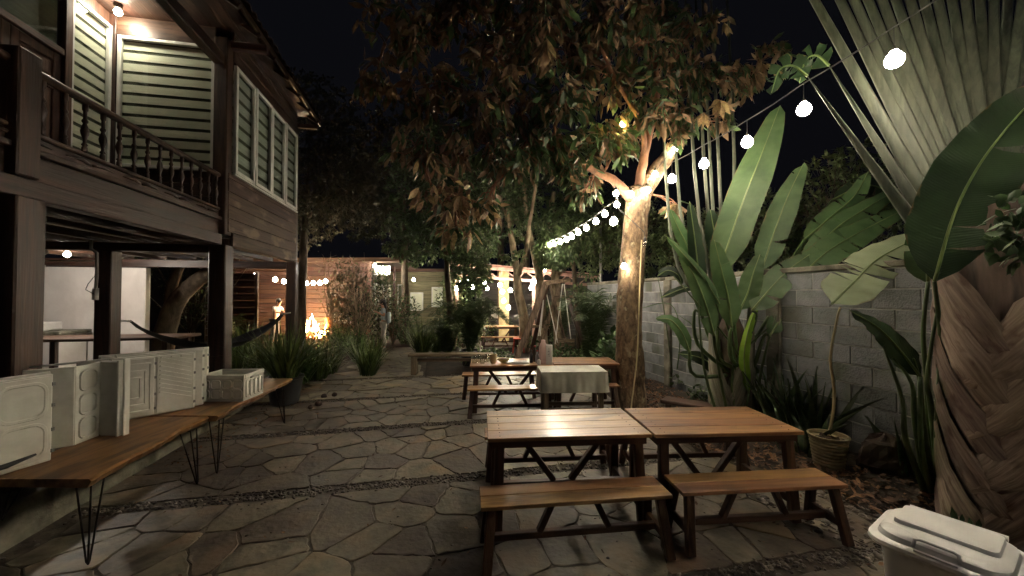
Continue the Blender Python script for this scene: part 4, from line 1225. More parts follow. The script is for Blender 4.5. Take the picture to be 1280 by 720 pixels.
def big_leaf(parent, pts, width, mat_='banana', normal=None, n=22, fold=.25, tears=3, seed=0, wavy=.012, name='leaf', petiole=None, pet_mat='petiole_g', pr=(.022, .012), shape=.45, label=None, tearside=(-1, 1), tipw=.12, gap=.0):
    """broad paddle leaf along world points; sub-part midrib"""
    rg = random.Random(seed)
    org = Vector(parent.location)
    P_ = [Vector(p) for p in pts]
    def crv(t):
        f = t*(len(P_)-1); i = min(int(f), len(P_)-2); t = f-i
        p0 = P_[max(i-1, 0)]; p1 = P_[i]; p2 = P_[i+1]; p3 = P_[min(i+2, len(P_)-1)]
        if i == 0: p0 = p1*2-p2
        if i+2 > len(P_)-1: p3 = p2*2-p1
        return .5*((2*p1)+(p2-p0)*t+(2*p0-5*p1+4*p2-p3)*t*t+(3*p1-p0-3*p2+p3)*t**3)
    cen = [crv(i/n) for i in range(n+1)]
    if normal is None: normal = (Vector((0, 0, 1.75))-P_[len(P_)//2]).normalized()+Vector((0, 0, .35))
    normal = Vector(normal)
    L = sum((cen[i+1]-cen[i]).length for i in range(n))
    def w_at(t):
        a = min(1, t/.16)**.6; c = max(0, 1-max(0, t-shape)/(1-shape))
        return width/2*a*(tipw+(1-tipw)*c**.55 if t > shape else 1) * (0.02 if t >= .999 else 1)
    vs = []; fs = []; uv = []
    cols = [0, .35, .7, 1.0]
    for side_ in (-1, 1):
        cuts = sorted(rg.sample(range(3, n-1), tears)) if (tears and side_ in tearside) else []
        segs = []; a = 0
        for c in cuts: segs.append((a, c)); a = c
        segs.append((a, n))
        for (a, c) in segs:
            sag = rg.uniform(-.10, .14)*(1 if cuts else .2); sh = rg.uniform(-.02, .03)
            base = len(vs)
            for i in range(a, c+1):
                p = cen[i]; d = (cen[min(i+1, n)]-cen[max(i-1, 0)]).normalized()
                s = d.cross(normal).normalized(); nn = s.cross(d).normalized()
                t = i/n
                edge_in = 1.0
                if cuts and ((i == a and a != 0) or (i == c and c != n)): edge_in = .985
                for u in cols:
                    ww = w_at(t)*u
                    off = s*side_*ww*math.cos(fold*.5) - nn*(fold*ww*.35+sag*ww*u) + d*((.18*ww*u) + (sh*u if cuts else 0))
                    if i == a and a != 0: off += d*(gap+.012)*u*rg.uniform(.5, 1.4)
                    if i == c and c != n: off -= d*(gap+.012)*u*rg.uniform(.5, 1.4)
                    off += nn*wavy*math.sin(i*1.9+side_)*u*u
                    vs.append(p+off-org); uv.append((side_*u, t*L))
            m = len(cols)
            for i in range(c-a):
                for k in range(m-1):
                    q = base+i*m+k; f = (q, q+1, q+m+1, q+m); fs.append(f if side_ > 0 else f[::-1])
    me = bpy.data.meshes.new(name); me.from_pydata([tuple(v) for v in vs], [], fs)
    ul_ = me.uv_layers.new(name='UVMap')
    li = np.zeros(len(me.loops), dtype=np.int32); me.loops.foreach_get('vertex_index', li)
    ul_.data.foreach_set('uv', np.array(uv, dtype=np.float32)[li].ravel())
    me.polygons.foreach_set('use_smooth', [True]*len(me.polygons)); me.materials.append(M[mat_]); me.update()
    o = bpy.data.objects.new(name, me); COL.objects.link(o); o.parent = parent
    if label: o['label'] = label
    b = MB(); k = max(.004, pr[1]*.8)
    b.tube([c-org+normal.normalized()*.002 for c in cen], [k*(1-.8*i/n)+.0015 for i in range(n+1)], 6)
    b.build('midrib', M['rib'], o, True)
    if petiole:
        b = MB(); out = limb(b, [Vector(p)-org for p in petiole]+[cen[0]-org], pr[0], pr[1], 8)
        b.build('petiole', M[pet_mat], parent, True)
    return o

def blades(parent, n, length, width, seed, spread=.9, droop=.9, r0=.08, mat_='blade', name='blades', kind='stuff', seg=6, c=(0, 0, 0), up=1.0):
    rg = np.random.RandomState(seed)
    a = rg.uniform(0, 2*PI, n); L = length*rg.uniform(.55, 1.15, n); lean = rg.uniform(.08, 1, n)*spread; dr = droop*rg.uniform(.4, 1.3, n)
    rad = r0*np.sqrt(rg.uniform(0, 1, n)); a0 = a+rg.normal(0, .5, n)
    x0 = rad*np.cos(a0)+c[0]; y0 = rad*np.sin(a0)+c[1]
    T = np.linspace(0, 1, seg+1); V = np.zeros((n, seg+1, 2, 3))
    for i, t in enumerate(T):
        h = lean*t*L*.6+dr*lean*t*t*L*.45
        z = L*up*(t-.42*dr*lean*t*t*1.1)
        w_ = width*(1-t**2.2)*(.5+.5*min(1, t*4))+.0008
        tx, ty = -np.sin(a), np.cos(a)
        for s, k in ((-1, 0), (1, 1)):
            V[:, i, k, 0] = x0+np.cos(a)*h+tx*w_*s*.5; V[:, i, k, 1] = y0+np.sin(a)*h+ty*w_*s*.5; V[:, i, k, 2] = z+c[2]
    idx = []
    for i in range(seg): idx.append((2*i, 2*i+1, 2*i+3, 2*i+2))
    Fq = np.array(idx)[None]+(np.arange(n)*(seg+1)*2)[:, None, None]
    col = np.repeat(rg.uniform(0, 1, n), seg)
    o = np_mesh(name, V.reshape(-1, 3), Fq.reshape(-1, 4), M[mat_], True, parent, col)
    if kind: o['kind'] = kind
    return o
def frond(parent, pts, nl, ll, mat_='leaf_m', seed=0, name='frond', lw=.028, fall=.35, vee=.5):
    """pinnate palm frond, world points"""
    rg = np.random.RandomState(seed); org = Vector(parent.location)
    P_ = [Vector(p) for p in pts]; b = MB(); cen = limb(b, [p-org for p in P_], .012, .003, 5, 0, 8)
    n = len(cen)-1; V = []; Fq = []; 
    for i in range(nl):
        t = .12+.88*i/nl; f = t*n; k = min(int(f), n-1); p = cen[k].lerp(cen[k+1], f-k)
        d = (cen[k+1]-cen[k]).normalized(); s = d.cross(Vector((0, 0, 1))); s = s.normalized() if s.length > .05 else Vector((1, 0, 0))
        u = s.cross(d).normalized()
        L = ll*math.sin(PI*min(1, .15+t*.85))**.5*rg.uniform(.85, 1.1)
        for sd in (-1, 1):
            dd = (s*sd*1.0+d*.75+u*vee*rg.uniform(.5, 1.2)).normalized()
            e1 = p+dd*L*.5+Vector((0, 0, -fall*L*.12)); e2 = p+dd*L*.9+Vector((0, 0, -fall*L*.8))
            w_ = d*lw*.5
            q = len(V); V += [p-w_*.5, p+w_*.5, e1+w_, e1-w_, e2]
            Fq += [(q, q+1, q+2), (q, q+2, q+3), (q+3, q+2, q+4)]
    bb = MB(); bb.v = [tuple(v) for v in V]+[tuple(v) for v in b.v]; m = len(V)
    bb.f = Fq+[tuple(i+m for i in f) for f in b.f]
    o = bb.build(name, M[mat_], parent, False)
    return o

# ================================================================== the tree with lights
tb0 = Vector((1.86, 5.96, 0))
tree = thing('garden_tree', 'leafy tree with brown backed leaves and a lit rough trunk, hung with bulbs', 'tree', tb0)
def loc(p): return Vector(p)-tb0
b = MB()
rg_ = random.Random(4)
path = [P(787, 512, 5.96), P(788, 470, 5.96), P(786, 420, 5.96), P(787, 370, 5.95), P(791, 320, 5.95), P(795, 270, 5.95), P(800, 236, 5.95)]
path[0].z = -.05
rad = [.27, .215, .195, .19, .185, .175, .19]
fine = []; fr = []
for i in range(len(path)-1):
    for k in range(5):
        f = k/5; v = path[i].lerp(path[i+1], f); fine.append(v-tb0); fr.append(rad[i]*(1-f)+rad[i+1]*f)
fine.append(path[-1]-tb0); fr.append(rad[-1])
b.tube(fine, [r*rg_.uniform(.96, 1.05) for r in fr], 22)
b.v = [(x*(1+0)+rg_.uniform(-.008, .008), y+rg_.uniform(-.008, .008), z+rg_.uniform(-.008, .008)) for x, y, z in b.v]
b.build('trunk', M['bark'], tree, True)
fork = P(800, 240, 5.95)
b = MB()
mainpts = []
mainpts += limb(b, [loc(P(800, 246, 5.95)), loc(P(820, 215, 5.95)), loc(P(842, 185, 5.98)), loc(P(860, 140, 6.1)), loc(P(880, 90, 6.3))], .15, .05, 12, .01)
b.build('branch', M['bark'], tree, True)
b = MB()
mainpts += limb(b, [loc(P(796, 246, 5.93)), loc(P(804, 205, 5.85)), loc(P(810, 175, 5.8)), loc(P(822, 120, 5.7)), loc(P(815, 60, 5.6))], .085, .03, 10, .01)
mainpts += limb(b, [loc(P(790, 250, 5.9)), loc(P(770, 228, 5.85)), loc(P(745, 214, 5.8)), loc(P(700, 190, 5.6)), loc(P(640, 160, 5.4))], .085, .025, 10, .01)
mainpts += limb(b, [loc(P(803, 208, 5.86)), loc(P(806, 180, 5.75)), loc(P(800, 150, 5.6)), loc(P(770, 100, 5.4)), loc(P(740, 30, 5.3))], .05, .02, 8, .01)
b.build('branch', M['barkred'], tree, True)
mainpts = [q+tb0 for q in mainpts if q.z > 2.2]
lobes = []
rl = random.Random(77)
for (px, py, Z, r) in [(500, 40, 5.2, .5), (470, 100, 5.4, .35), (560, 20, 5.3, .5), (540, 110, 5.0, .45), (520, 185, 5.1, .38), (560, 245, 5.0, .36), (590, 175, 5.2, .48), (620, 70, 5.3, .5), (600, 120, 4.7, .35),
                       (650, 130, 5.2, .5), (640, 200, 5.3, .42), (680, 175, 5.4, .45), (690, 60, 5.2, .5), (700, 120, 5.0, .42), (720, 190, 5.5, .40), (740, 100, 5.5, .5), (755, 165, 5.6, .4), (740, 30, 5.2, .5), (790, 60, 5.5, .5),
                       (800, 120, 5.6, .42), (770, 10, 5.0, .45), (840, 80, 5.8, .45), (850, 140, 5.8, .36), (890, 100, 5.9, .45), (930, 95, 6.0, .36), (960, 70, 6.1, .28), (870, 30, 5.9, .42), (670, 10, 4.6, .4), (600, -20, 5.4, .5), (480, -30, 5.4, .45), (610, 255, 5.3, .25), (570, 285, 4.9, .2), (900, 150, 5.7, .22),
                       (700, -60, 5.2, .7), (820, -60, 5.6, .7), (560, -90, 5.3, .7), (820, 30, 6.4, .5), (640, 40, 6.2, .6), (730, 240, 5.7, .22), (705, 215, 5.7, .26), (765, 190, 5.75, .26), (850, 165, 5.85, .24), (735, 215, 5.9, .22), (820, 140, 5.4, .25), (845, 262, 5.9, .16), (790, 175, 6.2, .3)]:
    lobes.append((tuple(P(px, py, Z)), (r, r*.8, r*.72), r*r))
pos, D, sz, sel, rg = tree_crown(tree, (1.95, 5.95, 3.5), lobes, 1500, 7, .20, None, 5, droop=.95, start=mainpts)
# brown towards the left, green in the middle
px_ = 640+F*pos[:, 0]/pos[:, 1]
pz_ = pos[:, 2]
pb = np.clip(.72-.45*np.exp(-((px_-700)/80)**2-((pz_-3.9)/.9)**2)-.25*np.exp(-((px_-850)/70)**2), .15, 1)
brown = sel < pb
# openings: a patch cleared so sky and darkness show through
near = np.argsort(pos[:, 1]-0.9*(4.2-pz_)*(pz_ < 4.4)+5*((px_ < 440) | (px_ > 990) | (pz_ > 1.75+369*pos[:, 1]/F)))[:290]
mask = np.zeros(len(pos), bool); mask[near] = True
def single_leaf_mesh(m):
    b = MB(); b.v = [tuple(v) for v in LT_V]; b.f = [tuple(int(i) for i in f) for f in LT_F]; return b.mesh('leaf', m, True)
slm = {True: single_leaf_mesh(M['leaf_bo']), False: single_leaf_mesh(M['leaf_go'])}
Fm = frames(D[mask], rg, .5)
for k, (p, fmx, s, br) in enumerate(zip(pos[mask], Fm, sz[mask], brown[mask])):
    Mx = Matrix([[fmx[0][0]*s, fmx[0][1]*s, fmx[0][2]*s, p[0]-tb0.x], [fmx[1][0]*s, fmx[1][1]*s, fmx[1][2]*s, p[1]-tb0.y], [fmx[2][0]*s, fmx[2][1]*s, fmx[2][2]*s, p[2]-tb0.z], [0, 0, 0, 1]])
    place(slm[bool(br)], 'leaf', tree, Mx)
for bm_, mt_, sd in ((True, 'leaf_b', 1), (False, 'leaf_g', 2)):
    k = (~mask) & (brown == bm_)
    leaf_mesh('foliage', pos[k]-np.array(tb0), D[k], sz[k], LT_V, LT_F, M[mt_], sd, tree)
# drooping feature leaf hand
def leaf_hand(c, n, s, spread, mt_, sd):
    rr_ = np.random.RandomState(sd)
    for k in range(n):
        a = (k-(n-1)/2)/(n)*spread
        d = np.array([[math.sin(a)*.8-.25, -.2+rr_.uniform(-.2, .2), -math.cos(a)]]); fm = frames(d, rr_, .2)[0]
        # face towards the viewer side
        q = s*rr_.uniform(.85, 1.15)
        Mx = Matrix([[fm[0][0]*q, fm[0][1]*q, fm[0][2]*q, c[0]-tb0.x], [fm[1][0]*q, fm[1][1]*q, fm[1][2]*q, c[1]-tb0.y], [fm[2][0]*q, fm[2][1]*q, fm[2][2]*q, c[2]-tb0.z], [0, 0, 0, 1]])
        o = place(slm[mt_], 'leaf', tree, Mx)
leaf_hand(P(684, 48, 3.9), 7, .34, 1.3, True, 4)
leaf_hand(P(640, 80, 4.3), 5, .24, 1.3, True, 5)
leaf_hand(P(575, 245, 4.9), 8, .26, 2.2, True, 6)
leaf_hand(P(560, 262, 4.7), 7, .24, 2.0, True, 16)
leaf_hand(P(900, 125, 5.3), 8, .28, 2.2, True, 7)
leaf_hand(P(880, 140, 5.1), 6, .26, 2.0, True, 17)
leaf_hand(P(525, 145, 4.8), 7, .26, 1.8, True, 8)
leaf_hand(P(845, 255, 5.7), 8, .28, 2.4, True, 9)
leaf_hand(P(812, 30, 4.3), 4, .26, 2.2, False, 10)

# ================================================================== traveller palms
def palm_trunk(t, r0, r1, H, mat_core='trunkcore', n=20, seed=1, yaw_=0.0, wrapm='sheath', ww_=.17):
    b = MB(); rg = random.Random(seed)
    b.tube([(0, 0, -.1), (0, 0, .25), (0, 0, H*.5), (0, 0, H), (0, 0, H+.35)], [r0*1.08, r0*.97, (r0+r1)/2, r1, .04], 24); b.build('trunk', M[mat_core], t, True)
    for k in range(n):
        s = 1 if k % 2 else -1
        z0 = -1.15+k*(H+.3)/n; m = 14; vs = []; fs = []
        w_ = ww_*rg.uniform(.85, 1.1); rise = 1.35*rg.uniform(.9, 1.1)
        for i in range(m+1):
            f = i/m; a = yaw_-PI/2+s*(-.25+f*1.9)
            z = z0+rise*f**1.15*.95
            r = (r0*(1-min(1, z/H))+r1*min(1, z/H))+.012+.03*f+k*.0006
            ta = Vector((-math.sin(a)*s, math.cos(a)*s, .9)).normalized(); ra = Vector((math.cos(a), math.sin(a), 0)); wd = ra.cross(ta).normalized()
            ww = w_*(1-.25*f)*(0.5+.5*min(1, f*5)); c = ra*r+Vector((0, 0, z))
            for u, e in ((-1, .022), (-.6, .048), (0, .044), (.6, .022), (1, -.02)):
                vs.append(c+wd*(ww*u*.6+(rg.uniform(-.014, .014) if abs(u) == 1 else 0))+ra*(e+rg.uniform(-.004, .004)))
        for i in range(m):
            for j in range(4):
                q = i*5+j; f = (q, q+1, q+6, q+5); fs.append(f if s < 0 else f[::-1])
        bb = MB(); bb.add(vs, fs); o = bb.build('leaf_base', M[wrapm], t, True)
        ul_ = o.data.uv_layers.new(name='UVMap'); li = np.zeros(len(o.data.loops), dtype=np.int32); o.data.loops.foreach_get('vertex_index', li)
        uvv = np.array([((q % 5)*w_*.25+k*.37, (q//5)/m*1.5+k*.61) for q in range(len(vs))], dtype=np.float32); ul_.data.foreach_set('uv', uvv[li].ravel())

# right hand giant
tp = thing('giant_travellers_palm', 'giant fan palm with a massive brown overlapping trunk at the right edge', 'palm', (3.56, 2.66, 0))
palm_trunk(tp, .36, .36, 2.35, seed=3, n=15, yaw_=R(-78), ww_=.26)
cR = Vector((3.56, 2.66, 2.2))
rgp = random.Random(12)
# petioles fan: in a plane facing the camera
ax = Vector((.72, -.69, 0)).normalized()   # sideways in the fan's plane
dn = Vector((-.69, -.72, 0))
fan = [(940, 1180, .66, 1), (985, 1192, .70, 1), (1018, 1204, 1.3, 0)]+[(1050+i*17.5, 1212+38*math.sin(min(1, i/11)*PI/2)-max(0, i-9)*3.2, 1.35, 0) for i in range(20)]
for i, (xt, xb, ext, bl) in enumerate(fan):
    p0 = P(xb, 330, 3.0); pt = P(xt, 0, 3.75+.1*(i % 2)); pt = p0+(pt-p0)*ext
    low = cR+Vector((0, 0, -.45)); low = low.lerp(p0, .35)
    d = (pt-p0).normalized(); L = (pt-p0).length
    nn = (Vector((0, 0, 2.2))-p0).normalized(); s = d.cross(nn).normalized(); nn = s.cross(d)
    b = MB(); m = 12; vs = []; fs = []
    for k in range(m+1):
        f = k/m; c = low.lerp(p0, f*4) if f < .25 else p0+d*L*(f-.25)/.75
        wv = (.062*(1-.55*f)+.07*max(0, .35-f))*(max(.12, 1-f**3*.9) if bl else 1)
        for u, e in ((-1, .0), (-.7, .028), (0, .008), (.7, .028), (1, 0), (0, -.05)): vs.append(c+s*u*wv+nn*e-tp.location)
    for k in range(m):
        for j in range(6):
            q = k*6+j; q2 = k*6+(j+1) % 6; fs.append((q, q2, q2+6, q+6))
    b.add(vs, fs); b.build('petiole', M['petiole'], tp, True)
    e = pt; h_ = Vector((d.x, d.y, 0))
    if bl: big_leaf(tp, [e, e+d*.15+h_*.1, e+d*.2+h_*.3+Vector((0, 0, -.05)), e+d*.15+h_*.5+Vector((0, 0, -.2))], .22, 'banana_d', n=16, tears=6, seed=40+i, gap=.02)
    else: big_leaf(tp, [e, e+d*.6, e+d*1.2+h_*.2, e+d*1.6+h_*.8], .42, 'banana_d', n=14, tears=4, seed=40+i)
# broad leaves hanging at the right
def PP(*q): return P(*q)
def L_(parent, pl, w_, mt='banana', nrm=None, pet=None, **k): return big_leaf(parent, [P(*q) for q in pl], w_, mt, normal=nrm, petiole=[P(*q) if len(q) == 3 else q for q in pet] if pet else None, **k)
bn = thing('broad_leaved_plant', 'tall green plant with strap stalks and wide dark leaves before the giant palm', 'plant', G(1170, 622))
bx = G(1170, 622)
def bb_(dx, dy, z=0): return Vector((bx.x+dx, bx.y+dy, z))
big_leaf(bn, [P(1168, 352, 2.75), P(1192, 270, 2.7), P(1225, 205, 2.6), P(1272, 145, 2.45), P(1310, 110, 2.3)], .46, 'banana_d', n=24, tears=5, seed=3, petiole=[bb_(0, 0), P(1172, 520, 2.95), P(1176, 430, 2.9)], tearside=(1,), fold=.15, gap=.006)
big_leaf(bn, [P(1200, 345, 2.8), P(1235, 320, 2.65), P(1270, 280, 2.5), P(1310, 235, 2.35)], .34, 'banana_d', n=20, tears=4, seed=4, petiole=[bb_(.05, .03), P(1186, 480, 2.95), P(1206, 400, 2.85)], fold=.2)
big_leaf(bn, [P(1160, 352, 3.0), P(1160, 300, 3.0), P(1190, 262, 2.9)], .25, 'banana', n=16, tears=2, seed=8, petiole=[bb_(-.04, .03), P(1160, 500, 3.1), P(1154, 420, 3.05)])
big_leaf(bn, [P(1150, 470, 2.9), P(1125, 438, 2.85), P(1098, 410, 2.8), P(1062, 388, 2.75)], .17, 'banana_d', n=18, tears=0, seed=5, petiole=[bb_(-.05, -.02), P(1152, 560, 2.95)], fold=.5, tipw=.02, shape=.3)
for i, (x1, y1, x2, y2) in enumerate([(1128, 520, 1104, 432), (1140, 500, 1116, 448), (1150, 500, 1142, 448), (1175, 470, 1215, 306), (1160, 480, 1188, 300), (1180, 500, 1215, 360)]):
    b = MB(); limb(b, [bb_(.03*(i-2.5), .02*(i % 2))-bn.location, P(x1+4, y1+30, 2.97)-bn.location, P(x1, y1-20, 2.93)-bn.location, P(x2, y2, 2.85)-bn.location], .026, .007, 8)
    b.build('stalk', M['petiole_g'], bn, True)
b = MB()
for i in range(9):
    a = i*.7; limb(b, [(.05*math.cos(a), .05*math.sin(a), 0), (.09*math.cos(a), .07*math.sin(a), .25), (.13*math.cos(a)-.02, .08*math.sin(a), .55+.05*(i % 3))], .045, .008, 7)
b.build('leaf_sheath', M['petiole_g'], bn, True)

# pale leaf of the pot plant
ppz = pot_plant.location.y
b = MB(); limb(b, [Vector((0, 0, .31)), P(1043, 500, ppz)-pot_plant.location, P(1038, 450, ppz)-pot_plant.location, P(1044, 410, ppz)-pot_plant.location, P(1050, 384, ppz)-pot_plant.location], .014, .009, 8, .002)
b.build('stem', M['cord'], pot_plant, True)
big_leaf(pot_plant, [P(1040, 380, ppz-.25), P(1068, 352, ppz-.12), P(1100, 322, ppz), P(1156, 293, ppz+.1)], .42, 'banana_p', n=24, tears=4, seed=13, normal=Vector((-.35, -.75, .75)), fold=.15, tearside=(-1, 1), gap=.02, shape=.6, tipw=.45, label='pale grey green torn leaf')

# middle traveller palm
mc = Vector((2.93, 5.15, 0))
mp_ = thing('travellers_palm', 'fan palm with crossed leaf bases and long paddle leaves before the block wall', 'palm', mc)
palm_trunk(mp_, .20, .17, 1.25, seed=6, n=16, wrapm='sheathg', yaw_=R(-35))
ml = [  # petiole mid, leaf polyline (px,py,depth), width, material
 ([(898, 430), (896, 380)], [(897, 345), (925, 262), (953, 190), (975, 132)], .45, 'banana', 0, 5.05, .5),
 ([(930, 430), (940, 390)], [(952, 338), (968, 290), (985, 245), (1004, 205)], .34, 'banana', 1, 5.2, .3),
 ([(872, 430), (868, 390)], [(876, 392), (873, 340), (868, 295), (862, 252)], .20, 'banana_d', 0, 5.0, .3),
 ([(920, 440), (918, 400)], [(925, 388), (935, 365), (942, 340), (950, 318)], .26, 'banana', 0, 4.95, .3),
 ([(935, 425), (945, 395)], [(940, 388), (962, 362), (985, 338), (1012, 318)], .34, 'banana', 3, 4.85, .4),
 ([(940, 430), (965, 390)], [(985, 362), (1030, 318), (1075, 290), (1130, 262)], .40, 'banana', 4, 5.0, .4),
 ([(935, 430), (960, 390)], [(1000, 338), (1040, 290), (1080, 262), (1125, 235)], .32, 'banana', 3, 5.3, .4),
 ([(890, 430), (870, 360)], [(868, 330), (858, 305), (848, 285), (838, 262)], .18, 'banana', 0, 5.3, .4),
 ([(915, 430), (912, 380)], [(905, 340), (898, 310), (892, 285), (888, 262)], .26, 'banana_d', 0, 5.3, .4),
 ([(900, 450), (892, 420)], [(893, 420), (882, 380), (868, 345), (850, 318)], .22, 'banana', 1, 4.9, .3),
 ([(915, 450), (912, 420)], [(915, 410), (910, 370), (900, 330), (893, 300)], .26, 'banana', 1, 4.85, .3),
 ([(945, 450), (955, 420)], [(962, 420), (980, 395), (1003, 380), (1030, 385)], .24, 'banana', 2, 4.9, .3),
 ([(870, 470), (862, 440)], [(862, 440), (852, 415), (838, 400), (820, 398)], .16, 'banana', 0, 5.0, .3),
 ([(925, 430), (960, 370)], [(1005, 300), (1040, 270), (1068, 245), (1085, 215)], .3, 'banana', 5, 5.5, .4),
 ([(930, 420), (975, 350)], [(1040, 250), (1080, 232), (1110, 240), (1140, 268)], .3, 'banana_d', 6, 5.6, .4),
]
for i, (pm_, pl_, w_, mt_, te, Z, sh_) in enumerate(ml):
    st0 = Vector((mc.x+.03*(i-5), mc.y-.12, .75))
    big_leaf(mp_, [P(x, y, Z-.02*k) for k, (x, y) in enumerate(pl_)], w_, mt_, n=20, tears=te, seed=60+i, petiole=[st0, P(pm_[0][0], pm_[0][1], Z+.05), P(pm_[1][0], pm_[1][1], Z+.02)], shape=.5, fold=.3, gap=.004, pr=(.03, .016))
# bare grey stalks of the fan
for i, (x0, y0, x1, y1) in enumerate([(893, 340, 868, 212), (898, 340, 880, 200), (906, 340, 898, 190), (888, 350, 850, 260), (912, 340, 918, 200), (884, 350, 838, 290), (902, 350, 890, 240)]):
    b = MB(); limb(b, [Vector((mc.x+.02*(i-3), mc.y+.03, 1.1))-mc, P(x0, y0+30, 5.3)-mc, P(x1, y1, 5.5)-mc, P(x1-14, y1-290, 6.9)-mc], .034, .018, 7); b.build('petiole', M['petiole'], mp_, True)
    e = P(x1-14, y1-290, 6.9)
    big_leaf(mp_, [e, e+Vector((-.05, 0, .45)), e+Vector((-.12, .05, .9)), e+Vector((-.3, .1, 1.25))], .34, 'banana_d', n=14, tears=4, seed=90+i)
# lime furled leaf and light-edged leaf
big_leaf(mp_, [P(936, 492, 4.85), P(930, 450, 4.85), P(935, 415, 4.85), P(948, 378, 4.85)], .17, 'banana_y', n=18, tears=0, seed=21, fold=1.6, wavy=.02, label='bright lime furled young leaf', petiole=[Vector((mc.x-.05, mc.y-.3, 0))], pr=(.02, .012))
big_leaf(mp_, [P(902, 384, 4.9), P(882, 352, 4.85), P(858, 322, 4.8), P(833, 295, 4.75)], .16, 'banana', n=18, tears=0, seed=22, fold=1.2, label='narrow pale edged leaf reaching left', petiole=[Vector((mc.x-.02, mc.y-.2, .5)), P(915, 430, 4.95)], shape=.4, tipw=.1, pr=(.02, .012))
for i, (x, y) in enumerate([(872, 360), (884, 370), (960, 410), (842, 345), (975, 380)]):
    b = MB(); limb(b, [Vector((mc.x-.25+.1*i, mc.y-.25, 0))-mc, P(880+18*i, 460, 4.95)-mc, P(x, y, 4.9)-mc], .024, .008, 7); b.build('stalk', M['petiole_g'], mp_, True)

# ================================================================== bed plants: sword plants, low foliage
sword_m = []
for k in range(5):
    b = MB(); n = 9; vs = []; fs = []; bend = (k-2)*.05
    for i in range(n+1):
        f = i/n; w_ = .032*(1-f**3)*(.55+.45*min(1, f*3)); tw_ = f*(.5+.2*k)
        x = bend*f*f*3; z = f
        vs += [(x-w_*math.cos(tw_), -w_*math.sin(tw_), z), (x, .008, z), (x+w_*math.cos(tw_), w_*math.sin(tw_), z)]
    for i in range(n):
        q = i*3; fs += [(q, q+1, q+4, q+3), (q+1, q+2, q+5, q+4)]
    b.add(vs, fs); sword_m.append(b.mesh('leaf', M['sword'], True))
rgs = random.Random(31)
def sword_clump(lb, p, n, h, seed):
    h *= 1.4
    t = thing('sword_plant', lb, 'plant', (p.x, p.y, .03), 0, 'sword leaved plants along the wall')
    for k in range(n):
        a = rgs.uniform(0, 6.28); r = rgs.uniform(.02, .16); s = h*rgs.uniform(.55, 1.15)
        le = rgs.uniform(.02, .55)
        Mx = Matrix.Translation((r*math.cos(a), r*math.sin(a), 0)) @ Matrix.Rotation(a, 4, 'Z') @ Matrix.Rotation(le, 4, 'Y') @ Matrix.Rotation(rgs.uniform(0, 6), 4, 'Z') @ Matrix.Diagonal((1.1, 1.1, s, 1))
        place(rgs.choice(sword_m), 'leaf', t, Mx)
sword_clump('dark sword leaved clump directly left of the ribbed pot', G(1010, 560), 34, .72, 1)
sword_clump('dark sword leaved clump behind the far corner of the right table', G(985, 548), 30, .66, 2)
sword_clump('sword leaved clump against the wall behind the ribbed pot stem', G(1062, 558), 20, .66, 3)
sword_clump('low sword leaved clump beside the lime leaf stalks', G(965, 535), 24, .55, 4)
sword_clump('short sword leaved clump between rock and wall', Vector((3.78, 3.55, 0)), 9, .42, 5)
sword_clump('tallest sword leaved clump against the wall right of the middle palm', G(1030, 540), 24, .9, 6)
sword_clump('drooping sword leaved clump by the table end near litter', G(1000, 575), 14, .4, 7)
def bushlet(lb, p, n, size, seed, r, h, mt='leaf_g', ls=.09, cat='shrub', name='low_shrub', group=None, up=.8):
    t = thing(name, lb, cat, (p[0], p[1], .02), 0, group)
    rg = np.random.RandomState(seed); pos = in_ell(rg, (0, 0, h*.5), (r, r, h*.55), n); pos[:, 2] = np.abs(pos[:, 2])
    D = rg.normal(0, 1, (n, 3))+np.array([0, 0, .3]); D[:, 0] += pos[:, 0]/r; D[:, 1] += pos[:, 1]/r
    leaf_mesh('foliage', pos, D, ls*rg.uniform(.6, 1.3, n), LT_V, LT_F, M[mt], seed, t, up, wid=size)
    b = MB()
    for k in range(10):
        q = pos[k*7 % n]; limb(b, [(0, 0, 0), (q[0]*.4, q[1]*.4, q[2]*.6), tuple(q)], .008, .003, 4)
    o = b.build('stems', M['barkd'], t)
    return t
bushlet('low leafy shrub at the foot of the wall pillar', G(835, 478), 260, 1.6, 3, .32, .42)
bushlet('low leafy shrub left of the middle palm', G(868, 492), 260, 1.6, 4, .38, .40)
bushlet('low leafy shrub by the plank seat', G(880, 505), 160, 1.5, 5, .25, .28)
bushlet('sprig of small shrub on the bed edge by the giant palm', (3.0, 2.6), 90, 1.2, 6, .16, .2)
bushlet('low dark leafy shrub behind the ribbed pot', G(1085, 565), 180, 1.2, 7, .25, .42)
bushlet('low dark shrub against the wall between the sword plants', G(1040, 545), 200, 1.2, 9, .3, .45)
# paddle cactus by the pillar + thin drooping plant
t = thing('paddle_plant', 'upright dark green ridged paddle beside the wall pillar', 'plant', G(818, 472))
b = MB(); w0 = .085
b.lathe((0, 0, 0), [(.05, 0), (.075, .1), (w0, .25), (w0+.01, .42), (w0, .55), (.06, .66), (.0, .69)], 10, sy=.35); b.build('paddle', M['banana_d'], t, True)
t = thing('drooping_leaf_plant', 'thin dark stalk with nodding narrow leaves in front of the wall', 'plant', G(843, 486))
for q in ([(843, 486), (832, 400), (822, 345)], [(843, 486), (850, 420), (838, 380), (800, 386)], [(845, 486), (870, 420), (850, 395)]):
    b = MB(); limb(b, [P(x, y, 6.4+.03*k)-t.location if k else Vector((0, 0, 0)) for k, (x, y) in enumerate(q)], .012, .005, 6); b.build('stalk', M['petiole_g'], t, True)
big_leaf(t, [P(826, 372, 6.4), P(850, 362, 6.35), P(872, 356, 6.3), (P(885, 350, 6.3))], .13, 'banana_d', n=12, tears=0, seed=3)
